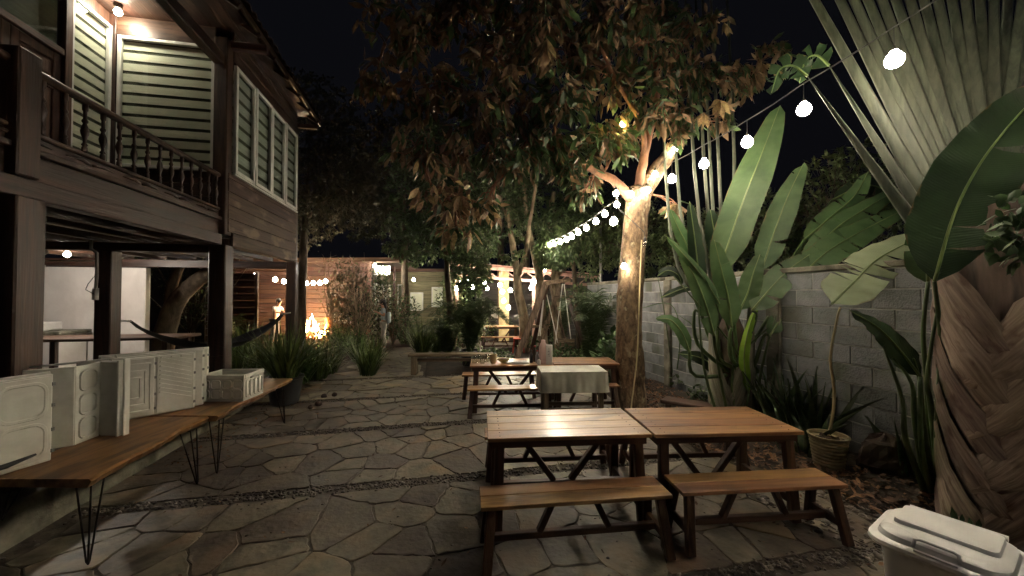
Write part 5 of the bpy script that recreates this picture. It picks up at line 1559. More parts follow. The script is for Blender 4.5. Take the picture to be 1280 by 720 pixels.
big_leaf(t, [P(822, 345, 6.4), P(835, 338, 6.35), P(848, 344, 6.3), P(852, 356, 6.3)], .16, 'banana_d', n=12, tears=0, seed=4)
big_leaf(t, [P(898, 468, 5.6), P(885, 452, 5.6), P(868, 445, 5.6), P(848, 442, 5.6)], .2, 'banana_d', n=12, tears=0, seed=4)
# hanging leaves at the right edge
t = thing('hanging_vine', 'leafy green vine hanging over the right edge before the fan palm', 'vine', P(1268, 285, 2.3))
rg = np.random.RandomState(5); n = 150
pos = in_ell(rg, (0.03, 0, 0), (.13, .12, .24), n); D = rg.normal(0, .6, (n, 3))+np.array([-.3, -.1, -.6])
leaf_mesh('foliage', pos, D, .085*rg.uniform(.7, 1.3, n), LT_V, LT_F, M['leaf_g'], 4, t, .3, wid=1.4)
b = MB()
for k in range(9): limb(b, [(.25, .1, .3), tuple(pos[k]*.5+np.array([.1, 0, .1])), tuple(pos[k])], .006, .003, 4)
b.build('stems', M['barkd'], t)

# ================================================================== left: grasses, pots
def grass(lb, p, n, L, seed, r=.12, w_=.028, name='strap_grass', mt='blade', z=.0, sp=.9, dr=.9, group='strap leaved grass clumps'):
    t = thing(name, lb, 'plant', (p[0], p[1], z), 0, group)
    blades(t, n, L, w_, seed, sp, dr, r, mt)
    return t
def ground_px(px, py): v = G(px, py); return (v.x, v.y)
t = thing('black_pot', 'tapered black plastic pot with long drooping grass at the end of the veranda', 'plant pot', (*ground_px(356, 506), .02))
b = MB(); b.lathe((0, 0, 0), [(.17, 0), (.20, .02), (.26, .40), (.28, .41), (.28, .44), (.25, .44), (.24, .38), (0, .38)], 22); b.build('pot', M['black'], t, True, 40)
blades(t, 150, 1.0, .032, 5, 1.0, 1.0, .17, 'blade', c=(0, 0, .38))
GL = [(300, 470, 1.15), (330, 478, 1.1), (372, 480, 1.05), (395, 474, .95), (345, 462, 1.1), (310, 455, 1.2), (378, 464, .9), (410, 466, .8), (290, 492, .9)]
wh_ = ['behind the open crate', 'behind the black pot', 'right behind the black pot', 'nearest the path by the black pot', 'in the second row behind the black pot', 'below the hammock strap', 'in front of the fire', 'rightmost before the twiggy bush', 'between veranda post and crate']
for i, (x, y, L) in enumerate(GL):
    p = ground_px(x, y); grass('long leaved green grass clump '+wh_[i], p, 120+(i*37) % 60, L*(.85+.1*(i % 4)), 20+i, .2, sp=.7+.15*(i % 4), dr=.7+.2*((i*2) % 5), w_=.02+.006*(i % 3))
GR = [(460, 470, .95, 130, 'left of the path in front of the woman'), (447, 452, .9, 120, 'left of the path further back'), (468, 448, .7, 90, 'left of the path by the woman'), (430, 440, .9, 110, 'left of the path under the twiggy bush'),
      (528, 446, 1.15, 150, 'bright one right of the path'), (520, 436, 1.1, 120, 'right of the path further back'), (545, 440, 1.0, 110, 'right of the path behind the log bench'), (506, 430, .8, 80, 'small one right of the path at its far end')]
for i, (x, y, L, n, wv) in enumerate(GR):
    grass('long leaved green grass clump '+wv, ground_px(x, y), n, L, 50+i, .16)
for i, (x, y, r) in enumerate([(398, 508, .055), (388, 512, .04), (418, 496, .045), (405, 498, .05)]):
    b = MB(); b.ball((0, 0, 0), r, 10, 7, (1, .9, .8), .08); o = b.build('edging_stone', M['rock'], None, True); p = ground_px(x, y); o.location = (p[0], p[1], .04)
    tag(o, ['rounded edging stone beside the grass, nearest the pot', 'smallest edging stone at the foot of the black pot', 'furthest edging stone beside the grass', 'edging stone in the middle of the row by the grass'][i], 'stone')
# palm in a pot
def potpalm(lb, p, H, n, seed, ll=.42, pot=True, mat_='leaf_m', tilt=1.0, name='areca_palm', dirs=None):
    t = thing(name, lb, 'palm', (p[0], p[1], .02)); rr_ = random.Random(seed)
    if pot:
        b = MB(); b.lathe((0, 0, 0), [(.17, 0), (.2, .02), (.26, .36), (.28, .38), (.25, .38), (.24, .33), (0, .33)], 18); b.build('pot', M['black'], t, True, 40)
    o_ = Vector(t.location)
    for k in range(n):
        a = k*2.4+rr_.uniform(-.3, .3); le = rr_.uniform(.35, 1.0)*tilt; L = H*rr_.uniform(.8, 1.15)
        d = Vector((math.cos(a), math.sin(a), 0))
        z0 = .3 if pot else 0
        pts = [o_+Vector((0, 0, z0))+d*.05, o_+Vector((0, 0, z0+L*.45))+d*L*.2*le, o_+Vector((0, 0, z0+L*(.85-.12*le)))+d*L*.5*le, o_+Vector((0, 0, z0+L*(.95-.5*le)))+d*L*.95*le]
        frond(t, pts, 34, ll, mat_, seed*50+k)
    return t
potpalm('bushy potted palm behind the log bench', ground_px(588, 458), 1.45, 26, 3, .38)
potpalm('smaller feathery palm beside the potted one', ground_px(560, 448), 1.2, 18, 4, .36, False)
potpalm('tall feathery palm at the far end of the block wall', (1.9, 8.9), 1.9, 16, 5, .50, False, tilt=.5)
potpalm('feathery palm behind the swing beside the wall', (1.5, 12.3), 1.7, 14, 6, .55, False, tilt=.9)
bushlet('broad leaved shrub by the tree trunk and wall', (1.95, 7.4), 160, 1.8, 19, .3, 1.0, 'leaf_g', .22)
bushlet('leafy undergrowth behind the swing', (.9, 12.0), 300, 1.5, 20, .7, .5, 'leaf_m', .12)
bushlet('leafy undergrowth at the far wall corner', (1.4, 9.2), 300, 1.5, 21, .5, .5, 'leaf_m', .12)

# ================================================================== background trees
def bg_tree(lb, base, H, r, lobes_, n, ls, mt, seed, name='tree', bark='barkd', trunk=True, per=8, droop=.3, twigs=.004, group=None):
    t = thing(name, lb, 'tree', (base[0], base[1], 0), 0, group)
    if trunk:
        b = MB(); top = lobes_[0][0]
        limb(b, [(0, 0, -.05), ((top[0]-base[0])*.25, (top[1]-base[1])*.25, H*.35), ((top[0]-base[0])*.7, (top[1]-base[1])*.7, H*.75)], r, r*.5, 10, .02); b.build('trunk', M[bark], t, True)
    f = (base[0]+(lobes_[0][0][0]-base[0])*.7, base[1]+(lobes_[0][0][1]-base[1])*.7, H*.74)
    pos, D, sz, sel, rg = tree_crown(t, f, lobes_, n, per, ls, None, seed, twigs, droop=droop, bark=bark)
    leaf_mesh('foliage', pos-np.array([base[0], base[1], 0]), D, sz, SM_V, SM_F, M[mt], seed, t, .6, wid=1.3)
    return t
bg_tree('fine leaved green tree rising behind the path left of the pavilion', (-1.9, 12.2), 4.2, .14, [((-2.1, 11.5, 4.9), (1.7, 1.2, 1.6), 8), ((-1.3, 11.4, 3.6), (1.0, .9, 1.1), 4), ((-3.0, 12.0, 3.6), (1.1, .9, .9), 4), ((-1.2, 11.3, 2.4), (.6, .7, .7), 2.4), ((-.2, 11.5, 4.6), (1.1, .9, 1.2), 4), ((-2.6, 13, 6.6), (1.7, 1.2, 1.2), 4)], 2600, .14, 'leaf_m', 31, 'fine_leaved_tree')
bg_tree('dark tall tree beyond the far end of the house', (-7.4, 13.4), 6, .2, [((-7.2, 13.5, 7.4), (2.2, 1.6, 2.2), 8), ((-5.8, 13, 5.4), (1.5, 1.3, 1.5), 5), ((-8.0, 14, 4.6), (1.6, 1.3, 1.2), 4)], 2000, .15, 'leaf_d', 32, 'dark_tree')
bg_tree('dark tall tree left of centre behind the path', (-4.6, 16.5), 7, .2, [((-4.6, 16.5, 7.6), (2.6, 1.8, 2.6), 8), ((-2.8, 17, 6), (1.8, 1.3, 1.8), 5), ((-6.5, 17, 5.6), (1.8, 1.3, 1.5), 4)], 2200, .17, 'leaf_d', 33, 'dark_tree')
bg_tree('dark leafy tree beyond the pavilion', (.6, 18), 6, .2, [((.8, 18, 6.4), (2.8, 1.6, 2.4), 8), ((3.6, 17, 5.0), (2.2, 1.4, 2.0), 5), ((-1.8, 18, 4.6), (1.6, 1.3, 1.3), 4)], 2400, .17, 'leaf_m', 34, 'dark_tree')
bg_tree('green tree outside the wall behind the lit trunk', (3.7, 10.6), 3.6, .12, [((3.3, 10.4, 3.3), (1.4, 1.0, 1.1), 6), ((4.4, 9.2, 3.0), (1.1, .9, .8), 4), ((2.2, 11.4, 3.4), (1.0, .8, .9), 4)], 1500, .12, 'leaf_m', 35, 'wall_side_tree')
bg_tree('green tree outside the wall near the middle palm', (5.6, 7.8), 3.4, .12, [((5.2, 7.9, 3.0), (1.1, 1.0, .9), 6), ((6.0, 6.8, 3.4), (1.1, .9, 1.0), 4)], 900, .12, 'leaf_m', 36, 'wall_side_tree')
bg_tree('drooping leafy tree beside the string lights at the wall end', (2.0, 11.4), 4.4, .1, [((1.6, 11.0, 3.6), (.9, .8, .8), 5), ((1.2, 10.6, 3.0), (.6, .5, .5), 3)], 700, .15, 'leaf_m', 37, 'wall_side_tree', droop=.9)

# the group of crooked trunks carrying the far lights
def trunk_tree(lb, base, limbs_, mt='bark2', leaves=None, seed=1):
    t = thing('crooked_tree', lb, 'tree', base)
    for i, (pl_, r0, r1) in enumerate(limbs_):
        b = MB(); pts = [P(x, y, z) for x, y, z in pl_]
        if i == 0: pts[0] = Vector((base[0], base[1], -.05))
        limb(b, [p-Vector(base) for p in pts], r0, r1, 10, .008); b.build('trunk' if i == 0 else 'branch', M[mt], t, True)
    if leaves:
        rg = np.random.RandomState(seed); ps = []; 
        for (x, y, z, r, n) in leaves:
            ps.append(in_ell(rg, tuple(P(x, y, z)), (r, r, r*.7), n))
        ps = np.concatenate(ps); D = rg.normal(0, .7, ps.shape)+np.array([0, -.1, -.3])
        leaf_mesh('foliage', ps-np.array(base), D, .13*rg.uniform(.7, 1.3, len(ps)), LT_V, LT_F, M['leaf_m'], seed, t, .4, wid=1.5)
    return t
bt = P(655, 447, 11.8); trunk_tree('leaning dark trunk forking behind the far table left of the swing', (bt.x, bt.y, 0), [([(655, 447, 11.8), (655, 400, 11.8), (648, 365, 11.7), (646, 340, 11.6), (640, 300, 11.4), (630, 250, 11.2)], .17, .07), ([(648, 345, 11.6), (657, 315, 11.0), (662, 280, 10.5), (670, 230, 10.4)], .07, .04)], leaves=[(636, 322, 10.5, .28, 60), (650, 318, 10.5, .22, 40)])
bt = Vector((.95, 11.6, 0)); trunk_tree('forked lit trunk right behind the swing at the end of the lights', tuple(bt), [([(676, 440, 11.6), (676, 380, 11.6), (674, 345, 11.6), (668, 320, 11.6), (660, 280, 11.5), (655, 230, 11.4)], .16, .06), ([(674, 342, 11.6), (684, 322, 11.5), (690, 300, 11.4), (688, 250, 11.3)], .08, .04)], leaves=[(705, 322, 11.2, .3, 50)], seed=3)
bt = Vector((1.4, 11.3, 0)); trunk_tree('second forked lit trunk under the row of bulbs', tuple(bt), [([(697, 440, 11.3), (695, 380, 11.3), (694, 340, 11.3), (693, 318, 11.2), (688, 285, 11.2), (692, 240, 11.2)], .15, .06), ([(696, 345, 11.3), (712, 330, 11.1), (730, 312, 11.0), (748, 298, 10.9)], .06, .03)], leaves=[(735, 340, 10.9, .35, 80), (722, 362, 10.9, .3, 60)], seed=5)
bt = G(626, 430); trunk_tree('straight dark trunk rising behind the pavilion roof', (bt.x, 15.5, 0), [([(626, 430, 15.5), (626, 360, 15.5), (626, 300, 15.5), (624, 200, 15.5)], .16, .12)], 'barkd')
# leaning trunk behind the house
bt = Vector((-6.1, 7.6, 0)); 
bt = P(200, 470, 9.4); bt.z = 0
trunk_tree('thick trunk leaning right and forking under the house', tuple(bt), [([(200, 470, 9.4), (208, 410, 9.4), (222, 375, 9.4), (245, 352, 9.3), (275, 330, 9.2), (300, 300, 9.1)], .24, .12), ([(212, 395, 9.4), (214, 360, 9.4), (224, 335, 9.5), (240, 300, 9.6)], .13, .09)], 'barkd')
# twiggy bush by the far house, and dry fronds
def twiggy(lb, base, H, spread, n, seed, mt='bark2', leaves=0):
    t = thing('bare_bush', lb, 'bush', (base[0], base[1], 0)); rr_ = random.Random(seed); b = MB(); ends = []
    for k in range(n):
        a = rr_.uniform(0, 6.28); s = spread*rr_.uniform(.2, 1); h = H*rr_.uniform(.6, 1.1)
        p1 = Vector((.1*math.cos(a), .1*math.sin(a), h*.25)); p2 = Vector((s*.5*math.cos(a), s*.5*math.sin(a), h*.6)); p3 = Vector((s*math.cos(a+.3), s*math.sin(a+.3), h))
        pts = limb(b, [(0, 0, 0), p1, p2, p3], .022, .006, 5, .015, 4, rr_)
        for j in range(5):
            q = rr_.choice(pts[4:]); e = q+Vector((rr_.uniform(-.45, .45), rr_.uniform(-.4, .4), rr_.uniform(.1, .6))); m_ = q.lerp(e, .5)+Vector((rr_.uniform(-.08, .08), 0, .03))
            limb(b, [q, m_, e], .008, .003, 4, .01, 2, rr_); ends.append(e); ends.append(m_)
    o = b.build('twigs', M[mt], t, True)
    if leaves:
        rg = np.random.RandomState(seed); E = np.array([tuple(e) for e in ends]); ps = E[rg.randint(0, len(E), leaves)]+rg.normal(0, .12, (leaves, 3))
        leaf_mesh('foliage', ps, rg.normal(0, 1, (leaves, 3)), .1*rg.uniform(.6, 1.3, leaves), SM_V, SM_F, M['leaf_m'], seed, t, .5, wid=1.4)
twiggy('bare twiggy bush in front of the far cabin corner', (-4.9, 12.4), 2.4, 1.3, 26, 3, leaves=260)
twiggy('bare twiggy bush beside the fire', (-6.1, 13.3), 2.6, 1.0, 18, 4, leaves=120)
twiggy('sparse twiggy bush beside the far cabin porch', (-4.2, 13.6), 2.0, .7, 14, 5, leaves=260)
twiggy('wild brown twiggy shrub rising past the end of the house', (-9.0, 10.8), 4.6, 2.0, 22, 6, 'barkd', leaves=900)
bushlet('dark tall shrub between the fire and the cabin corner', (-5.0, 13.2), 900, 1.3, 60, .8, 2.3, 'leaf_d', .13)
bushlet('dark leafy vine covered shrub before the cabin wall right of the fire', (-6.0, 14.0), 1500, 1.3, 61, .65, 3.0, 'leaf_d', .14)
bushlet('tall dark shrub beside the path hiding the cabin corner', (-4.75, 13.9), 1100, 1.3, 62, .5, 2.7, 'leaf_m', .13)
bushlet('dark bluish rounded shrub behind the woman', (-3.75, 13.6), 700, 1.2, 41, .55, 1.7, 'leaf_m', .12)
bushlet('dark leafy shrub between the fire and the grass', (-5.6, 12.4), 900, 1.3, 42, 1.0, .7, 'leaf_m', .13)
bushlet('dark leafy shrub left of the path near the fire', (-4.8, 11.2), 500, 1.3, 43, .6, .5, 'leaf_m', .12)
bushlet('leafy shrub right of the path before the pavilion', (-1.6, 12.6), 900, 1.3, 44, 1.0, 1.1, 'leaf_m', .13)
bushlet('climbing green foliage on the left pavilion post', (-2.15, 13.6), 900, 1.3, 45, .55, 2.6, 'leaf_m', .13)
bushlet('leafy undergrowth by the log bench', (-.7, 9.7), 400, 1.4, 46, .7, .4, 'leaf_m', .12)
# dry palm fronds beside the hammock
t = thing('dry_palm', 'dry brown palm fronds behind the corner post of the house', 'palm', (-7.9, 11.0, 0))
for k in range(13):
    rr_ = random.Random(k+200); a = rr_.uniform(1.3, 3.6) if k > 3 else rr_.uniform(-.2, 1.0); L = rr_.uniform(1.2, 1.9)*(.6 if k <= 3 else 1); d = Vector((math.cos(a), -abs(math.sin(a))*.5+.1, 0)); o_ = Vector(t.location)
    frond(t, [o_, o_+Vector((0, 0, L*.45))+d*.2, o_+Vector((0, 0, L*.8))+d*L*.35, o_+Vector((0, 0, L*.75))+d*L*.75], 30, .42, 'leaf_d' if k % 2 else 'leaf_m', 300+k)
# ================================================================== light strings
def cable_mesh(root, pts, sag=.012, r=.006, drops=None):
    b = MB(); cv = []
    for i in range(len(pts)-1):
        for k in range(4):
            f = k/4; v = Vector(pts[i]).lerp(Vector(pts[i+1]), f); v.z -= sag*math.sin(f*PI); cv.append(v-root.location)
    cv.append(Vector(pts[-1])-root.location)
    b.tube(cv, r, 5)
    for a, c in (drops or []): b.tube([Vector(a)-root.location, Vector(c)-root.location], .0045, 4)
    return b.build('cable', M['cable'], root)
st = thing('string_light', 'festoon light string running overhead from the tree to the near right', 'string light', (2.6, 4.4, 3.6), 0)
H0 = [(5.9, 840, 224), (5.165, 880, 205), (4.43, 934, 178), (3.695, 1005, 137), (2.96, 1118, 75)]
pts = [P(px, py, Z) for Z, px, py in H0]
for k in range(5):
    Z = 2.225-k*.735; pts.append(Vector((3.03+.05*k, Z, 3.60+.02*k)))
for i, q in enumerate(pts):
    add_bulb(st, q, r=.06, watts=16 if i < 5 else (9, 10, 11, 5, 3)[i-5], col=WHITE)  # globes oversized: the glow around each bulb is put into its size
cable_mesh(st, [P(797, 232, 5.95)]+[q+Vector((0, 0, .26)) for q in pts], drops=[(q+Vector((0, 0, .26)), q+Vector((0, 0, .1))) for q in pts])
# string from the lit tree back to the crooked trunks
st = thing('string_light', 'row of round bulbs swagging from the lit trunk back to the crooked trees', 'string light', P(730, 290, 8.5))
far = [(756, 267.6), (745, 277), (733, 285), (723, 290.5), (715, 295.7), (708, 299.6), (700.5, 302.5), (693, 305), (687, 306), (681, 307)]
qs = []
for i, (x, y) in enumerate(far):
    f = i/(len(far)-1); Z = 1/((1-f)/6.6+f/10.9); q = P(x, y, Z); qs.append(q); add_bulb(st, q, r=.052, watts=20, col=WHITE)  # bulbs enlarged here too, to imitate their glow
cable_mesh(st, [P(786, 240, 5.95)]+[q+Vector((0, 0, .12)) for q in qs]+[P(676.5, 303, 11)], .01)
# bulbs wound about the tree
st = thing('tree_light_string', 'bulbs hung on short cords around the trunk fork of the garden tree', 'string light', P(800, 240, 5.8))
for i, (x, y, Z, kd, wt) in enumerate([(843, 188, 5.8, 'bulb', 6), (819, 218, 5.72, 'bulb', 5), (809.6, 237.6, 5.70, 'bulb', 6), (789, 243, 5.68, 'bulb', 6), (779, 155, 5.5, 'bulb_y', 5), (770, 242, 5.7, 'bulb', 5), (771, 256, 5.7, 'bulb', 4), (767, 277, 5.5, 'bulb', 9), (780, 333, 5.70, 'bulb', 7), (806, 305, 5.68, 'bulb_off', 0)]):
    add_bulb(st, P(x, y, Z), r=.055 if i == 7 else .042, kind=kd, watts=wt or None, col=WHITE if kd != 'bulb_y' else (1, .85, .3))
cable_mesh(st, [P(843, 185, 5.8), P(819, 214, 5.74), P(809, 233, 5.74), P(789, 238, 5.72), P(770, 236, 5.72), P(771, 250, 5.72), P(774, 262, 5.72), P(790, 276, 5.72), P(805, 290, 5.72), P(806, 301, 5.7)], .0, .005)
t = thing('yellow_hose', 'thin yellow cable running down the lit trunk to the ground', 'cable', P(795, 420, 5.7))
b = MB(); limb(b, [P(802, 300, 5.76)-t.location, P(800, 350, 5.74)-t.location, P(798, 410, 5.74)-t.location, P(796, 450, 5.74)-t.location, P(790, 500, 5.72)-t.location, P(788, 520, 5.68)-t.location], .011, .011, 6); b.build('cable_run', M['cord'], t, True)
# far left string
st = thing('string_light', 'row of warm bulbs strung before the far cabin wall', 'string light', P(375, 353, 14.4))
qs = [P(x, y, Z) for x, y, Z in [(320.3, 343.3, 13.6), (344, 349.5, 14), (355, 352, 14.1), (373.4, 354, 14.3), (383, 354.5, 14.4), (391.7, 354, 14.5), (399.5, 353.8, 14.6), (407, 352, 14.6)]]
for q in qs: add_bulb(st, q, r=.075, watts=7, col=WARM)
cable_mesh(st, [q+Vector((0, 0, .12)) for q in qs], .03)
# pavilion string
st = thing('string_light', 'cluster of bulbs looped under the pavilion roof and round its pillar', 'string light', P(610, 355, 13.2))
pv_ = [(570.8, 360.7), (575.5, 354), (585.7, 348), (590.8, 359), (605, 353), (608.6, 360.5), (625, 356.7), (628, 365), (638, 363), (629.5, 376), (635.7, 384.7), (664, 360), (666, 355), (668, 352), (680.5, 336.8)]
qs = [P(x, y, 13.0) for x, y in pv_]
for i, q in enumerate(qs): add_bulb(st, q, r=.068, watts=15, col=WHITE)
cable_mesh(st, [q+Vector((0, 0, .12)) for q in qs], .05)

# ================================================================== swing
sw = thing('garden_swing', 'timber A frame swing with ropes and a slatted seat between the trees', 'swing', (1.0, 10.9, 0))
def S(x, y, Z): return P(x, y, Z)-sw.location
for (a, c, w_, mt) in [((683, 353, 10.7), (645, 449, 10.5), .16, 'grey_z'), ((684, 355, 10.7), (662, 449, 11.4), .11, 'leg_z'), ((702, 351, 11.0), (735, 448, 10.7), .12, 'old_z'), ((701, 352, 11.0), (672, 444, 11.5), .12, 'grey_z'), ((686, 353, 10.8), (712, 444, 11.3), .07, 'grey_z')]:
    b = MB(); b.bar(S(*a), S(*c), w_, .10, up=(0, 1, 0), bev=.01); b.build('frame_leg', M[mt], sw)
b = MB(); b.bar(S(680, 354, 10.65), S(712, 350, 11.0), .11, .11, bev=.01); b.build('top_beam', M['grey_x'], sw)
b = MB(); b.bar(S(693, 371, 11), S(716, 370.5, 11), .06, .09, bev=.01); b.build('cross_rail', M['grey_x'], sw)
b = MB(); b.bar(S(663, 408, 10.8), S(680, 408, 11), .06, .08, bev=.01); b.build('cross_rail', M['grey_x'], sw)
for a, c in [((681, 362), (673, 420)), ((681, 362), (675, 420)), ((682, 362), (697, 428)), ((703, 355), (694, 430)), ((705, 355), (714, 428))]:
    b = MB(); b.tube([S(*a, 10.8), S(*c, 10.8)], .014, 5); b.build('rope', M['pipe'], sw)
for k, y in enumerate((425, 430, 436)):
    b = MB(); b.bar(S(697, y, 10.75), S(718, y+1, 10.8), .03, .09, bev=.005); b.build('seat_slat', M['grey_x'], sw)
b = MB(); b.bar(S(696, 441, 10.6), S(719, 441, 10.7), .3, .04, bev=.005); b.build('seat', M['grey_x'], sw)

# pole behind the wall end
t = thing('metal_pole', 'thin pale metal pole rising behind the far end of the wall', 'pole', (P(751, 350, 10.6).x, 10.6, 0))
b = MB(); b.tube([(0, 0, 0), (0, 0, 3.8)], .035, 8); b.build('shaft', M['steel'], t, True)

# ================================================================== hammock
ea, ec = ht(-1.42, .1, 1.38), ht(0, 2.85, 1.36)
t = thing('hammock', 'dark cloth hammock slung between two posts of the house', 'hammock', (ea+ec)/2)
b = MB(); n = 22; vs = []; fs = []
dv = (ec-ea); sd = dv.cross(Vector((0, 0, 1))).normalized()
for i in range(n+1):
    f = i/n; g_ = math.sin(PI*f); c = ea.lerp(ec, .06+.88*f); c.z -= .62*g_**.8
    w_ = .03+.26*g_
    for u in (-1, -.66, -.33, 0, .33, .66, 1):
        vs.append(c+sd*w_*u+Vector((0, 0, .12*g_*u*u+.012*math.sin(u*9+i)))-t.location)
for i in range(n):
    for j in range(6): q = i*7+j; fs.append((q, q+1, q+8, q+7))
b.add(vs, fs); b.build('cloth', M['black'], t, True)
b = MB(); b.tube([ea-t.location, ea.lerp(ec, .07)-Vector((0, 0, .02))-t.location], .015, 6); b.tube([ec-t.location, ec.lerp(ea, .07)-Vector((0, 0, .02))-t.location], .015, 6); b.build('rope', M['pipe'], t)

# ================================================================== fire
fp = P(388, 424, 15.0); fp.z = 0
t = thing('bonfire', 'bonfire of charred logs burning with tall orange flames', 'fire', fp)
rr_ = random.Random(9)
for k in range(8):
    a = k*.8; b = MB(); b.tube([(.42*math.cos(a), .42*math.sin(a), .05), (-.1*math.cos(a), -.1*math.sin(a), .3+.05*rr_.random())], .06, 7); b.build('log', M['ember'], t)
for k in range(15):
    h = rr_.uniform(.35, .95) if k else 1.05; x, y = rr_.gauss(0, .17), rr_.gauss(0, .12)
    if k > 10: x += .38; h *= .5
    pts = []; rad_ = []
    for i in range(8):
        f = i/7; pts.append((x+.07*math.sin(f*5+k)+.05*f, y+.05*math.cos(f*4+k*2), .1+h*f)); rad_.append(max(.003, .10*(1-f)**.8*(.45+1.3*f if f < .4 else 1)*rr_.uniform(.7, 1.2)))
    b = MB(); b.tube(pts, rad_, 7, flat=.6); b.build('flame', M['flame'] if k % 3 else M['flame_in'], t, True)
lamp(fp+Vector((0, -.1, .75)), 20, t, (1, .5, .2), .2)

# ================================================================== people
def skinmesh(name, verts, edges, m, parent, sub=2, root=0):
    me = bpy.data.meshes.new(name); me.from_pydata([v[:3] for v in verts], edges, []); me.materials.append(m)
    o = bpy.data.objects.new(name, me); COL.objects.link(o); o.parent = parent
    sk = o.modifiers.new('skin', 'SKIN'); sk.use_smooth_shade = True; sk.branch_smoothing = .4
    ly = me.skin_vertices[0] if me.skin_vertices else None
    if ly is None:
        bpy.context.view_layer.update()
        bm = __import__('bmesh').new(); bm.from_mesh(me); bm.verts.layers.skin.verify(); bm.to_mesh(me); bm.free(); ly = me.skin_vertices[0]
    for i, v in enumerate(verts):
        r = v[3]; ly.data[i].radius = r if hasattr(r, '__len__') else (r, r)
        ly.data[i].use_root = (i == root)
    s = o.modifiers.new('sub', 'SUBSURF'); s.levels = sub; s.render_levels = sub
    return o
def person(label, p, yaw_, H, arms, shirt, trousers, hairlen, lean=0.0, bag=False):
    t = thing('person', label, 'person', p, yaw_)      # faces local -y
    k = H/1.65
    def sc_(v): return tuple(c*k for c in v[:3])+((v[3]*k) if not hasattr(v[3], '__len__') else (v[3][0]*k, v[3][1]*k),)
    L = lean
    J = {'pel': (0, 0, .90, (.13, .095)), 'waist': (0, -.02-L*.1, 1.05, (.115, .08)), 'chest': (0, -.03-L*.28, 1.24, (.135, .095)), 'nb': (0, -.03-L*.4, 1.38, .06), 'neck': (0, -.05-L*.45, 1.44, .05),
         'jaw': (0, -.075-L*.5, 1.50, .065), 'head': (0, -.065-L*.5, 1.57, .085), 'top': (0, -.05-L*.5, 1.63, .05), 'nose': (0, -.165-L*.5, 1.545, .012)}
    for s, n_ in ((-1, 'l'), (1, 'r')):
        el, wr = arms[0 if s < 0 else 1]
        J['sh'+n_] = (s*.165, -.02-L*.36, 1.35, .05)
        J['el'+n_] = (el[0], el[1]-L*.3, el[2], .037); J['wr'+n_] = (wr[0], wr[1]-L*.3, wr[2], .026)
        d = (Vector(wr)-Vector(el)).normalized()
        pm = Vector(wr)+Vector((0, -L*.3, 0))+d*.06; J['pm'+n_] = (*pm, .03)
        sd_ = d.cross(Vector((0, 1, .2))).normalized()
        for q in range(4): tip = pm+d*(.075+.01*(1.5-abs(q-1.5)))+sd_*(q-1.5)*.022; J['f%d' % q+n_] = (*tip, .009)
        th = pm-d*.02+sd_*.055; J['th'+n_] = (*th, .01)
        J['hp'+n_] = (s*.085, 0, .84, .085); J['kn'+n_] = (s*.10, -.02, .47, .052); J['an'+n_] = (s*.11, .02, .08, .036); J['to'+n_] = (s*.12, -.12, .03, .03)
    keys = list(J); ix = {a: i for i, a in enumerate(keys)}
    E = [('pel', 'waist'), ('waist', 'chest'), ('chest', 'nb'), ('nb', 'neck'), ('neck', 'jaw'), ('jaw', 'head'), ('head', 'top'), ('head', 'nose')]
    for n_ in 'lr': E += [('chest', 'sh'+n_), ('sh'+n_, 'el'+n_), ('el'+n_, 'wr'+n_), ('wr'+n_, 'pm'+n_), ('pm'+n_, 'th'+n_), ('pel', 'hp'+n_), ('hp'+n_, 'kn'+n_), ('kn'+n_, 'an'+n_), ('an'+n_, 'to'+n_)]+[('pm'+n_, 'f%d' % q+n_) for q in range(4)]
    skinmesh('body', [sc_(J[a]) for a in keys], [(ix[a], ix[c]) for a, c in E], M['skin'], t)
    def sub_(ks, es, grow, name, m, mod=None):
        vv = []
        for a in ks:
            v = list(J[a]); r = v[3]; v[3] = (r[0]+grow, r[1]+grow) if hasattr(r, '__len__') else r+grow
            if mod and a in mod: v = mod[a](v)
            vv.append(sc_(v))
        i2 = {a: i for i, a in enumerate(ks)}
        return skinmesh(name, vv, [(i2[a], i2[c]) for a, c in es], m, t)
    def half(a):
        def f(v): s = J['sh'+a]; v[0], v[1], v[2] = [(s[i]*.35+J['el'+a][i]*.65) for i in range(3)]; v[3] = .062; return v
        return f
    sub_(['pel', 'waist', 'chest', 'nb', 'shl', 'ell', 'shr', 'elr'], [('pel', 'waist'), ('waist', 'chest'), ('chest', 'nb'), ('chest', 'shl'), ('shl', 'ell'), ('chest', 'shr'), ('shr', 'elr')], .022, 'shirt', shirt, {'ell': half('l'), 'elr': half('r')})
    sub_(['pel', 'hpl', 'knl', 'anl', 'hpr', 'knr', 'anr'], [('pel', 'hpl'), ('hpl', 'knl'), ('knl', 'anl'), ('pel', 'hpr'), ('hpr', 'knr'), ('knr', 'anr')], .02, 'trousers', trousers,
         {'anl': lambda v: v[:3]+[.075], 'anr': lambda v: v[:3]+[.075], 'knl': lambda v: v[:3]+[.085], 'knr': lambda v: v[:3]+[.085], 'pel': lambda v: v[:2]+[.86, (.14, .105)]})
    hd = Vector(J['head'][:3])
    b = MB(); n = 14
    b.ball(hd*k+Vector((0, .022, .022))*k, .112*k, 14, 9, (.92, 1.0, 1.0))
    if hairlen: b.tube([(hd+Vector((0, .06, .02)))*k, (hd+Vector((0, .11, -.12)))*k, (hd+Vector((.03, .13, -hairlen)))*k], [.09*k, .085*k, .035*k], 10, flat=.6)
    b.build('hair', M['hair'], t, True)
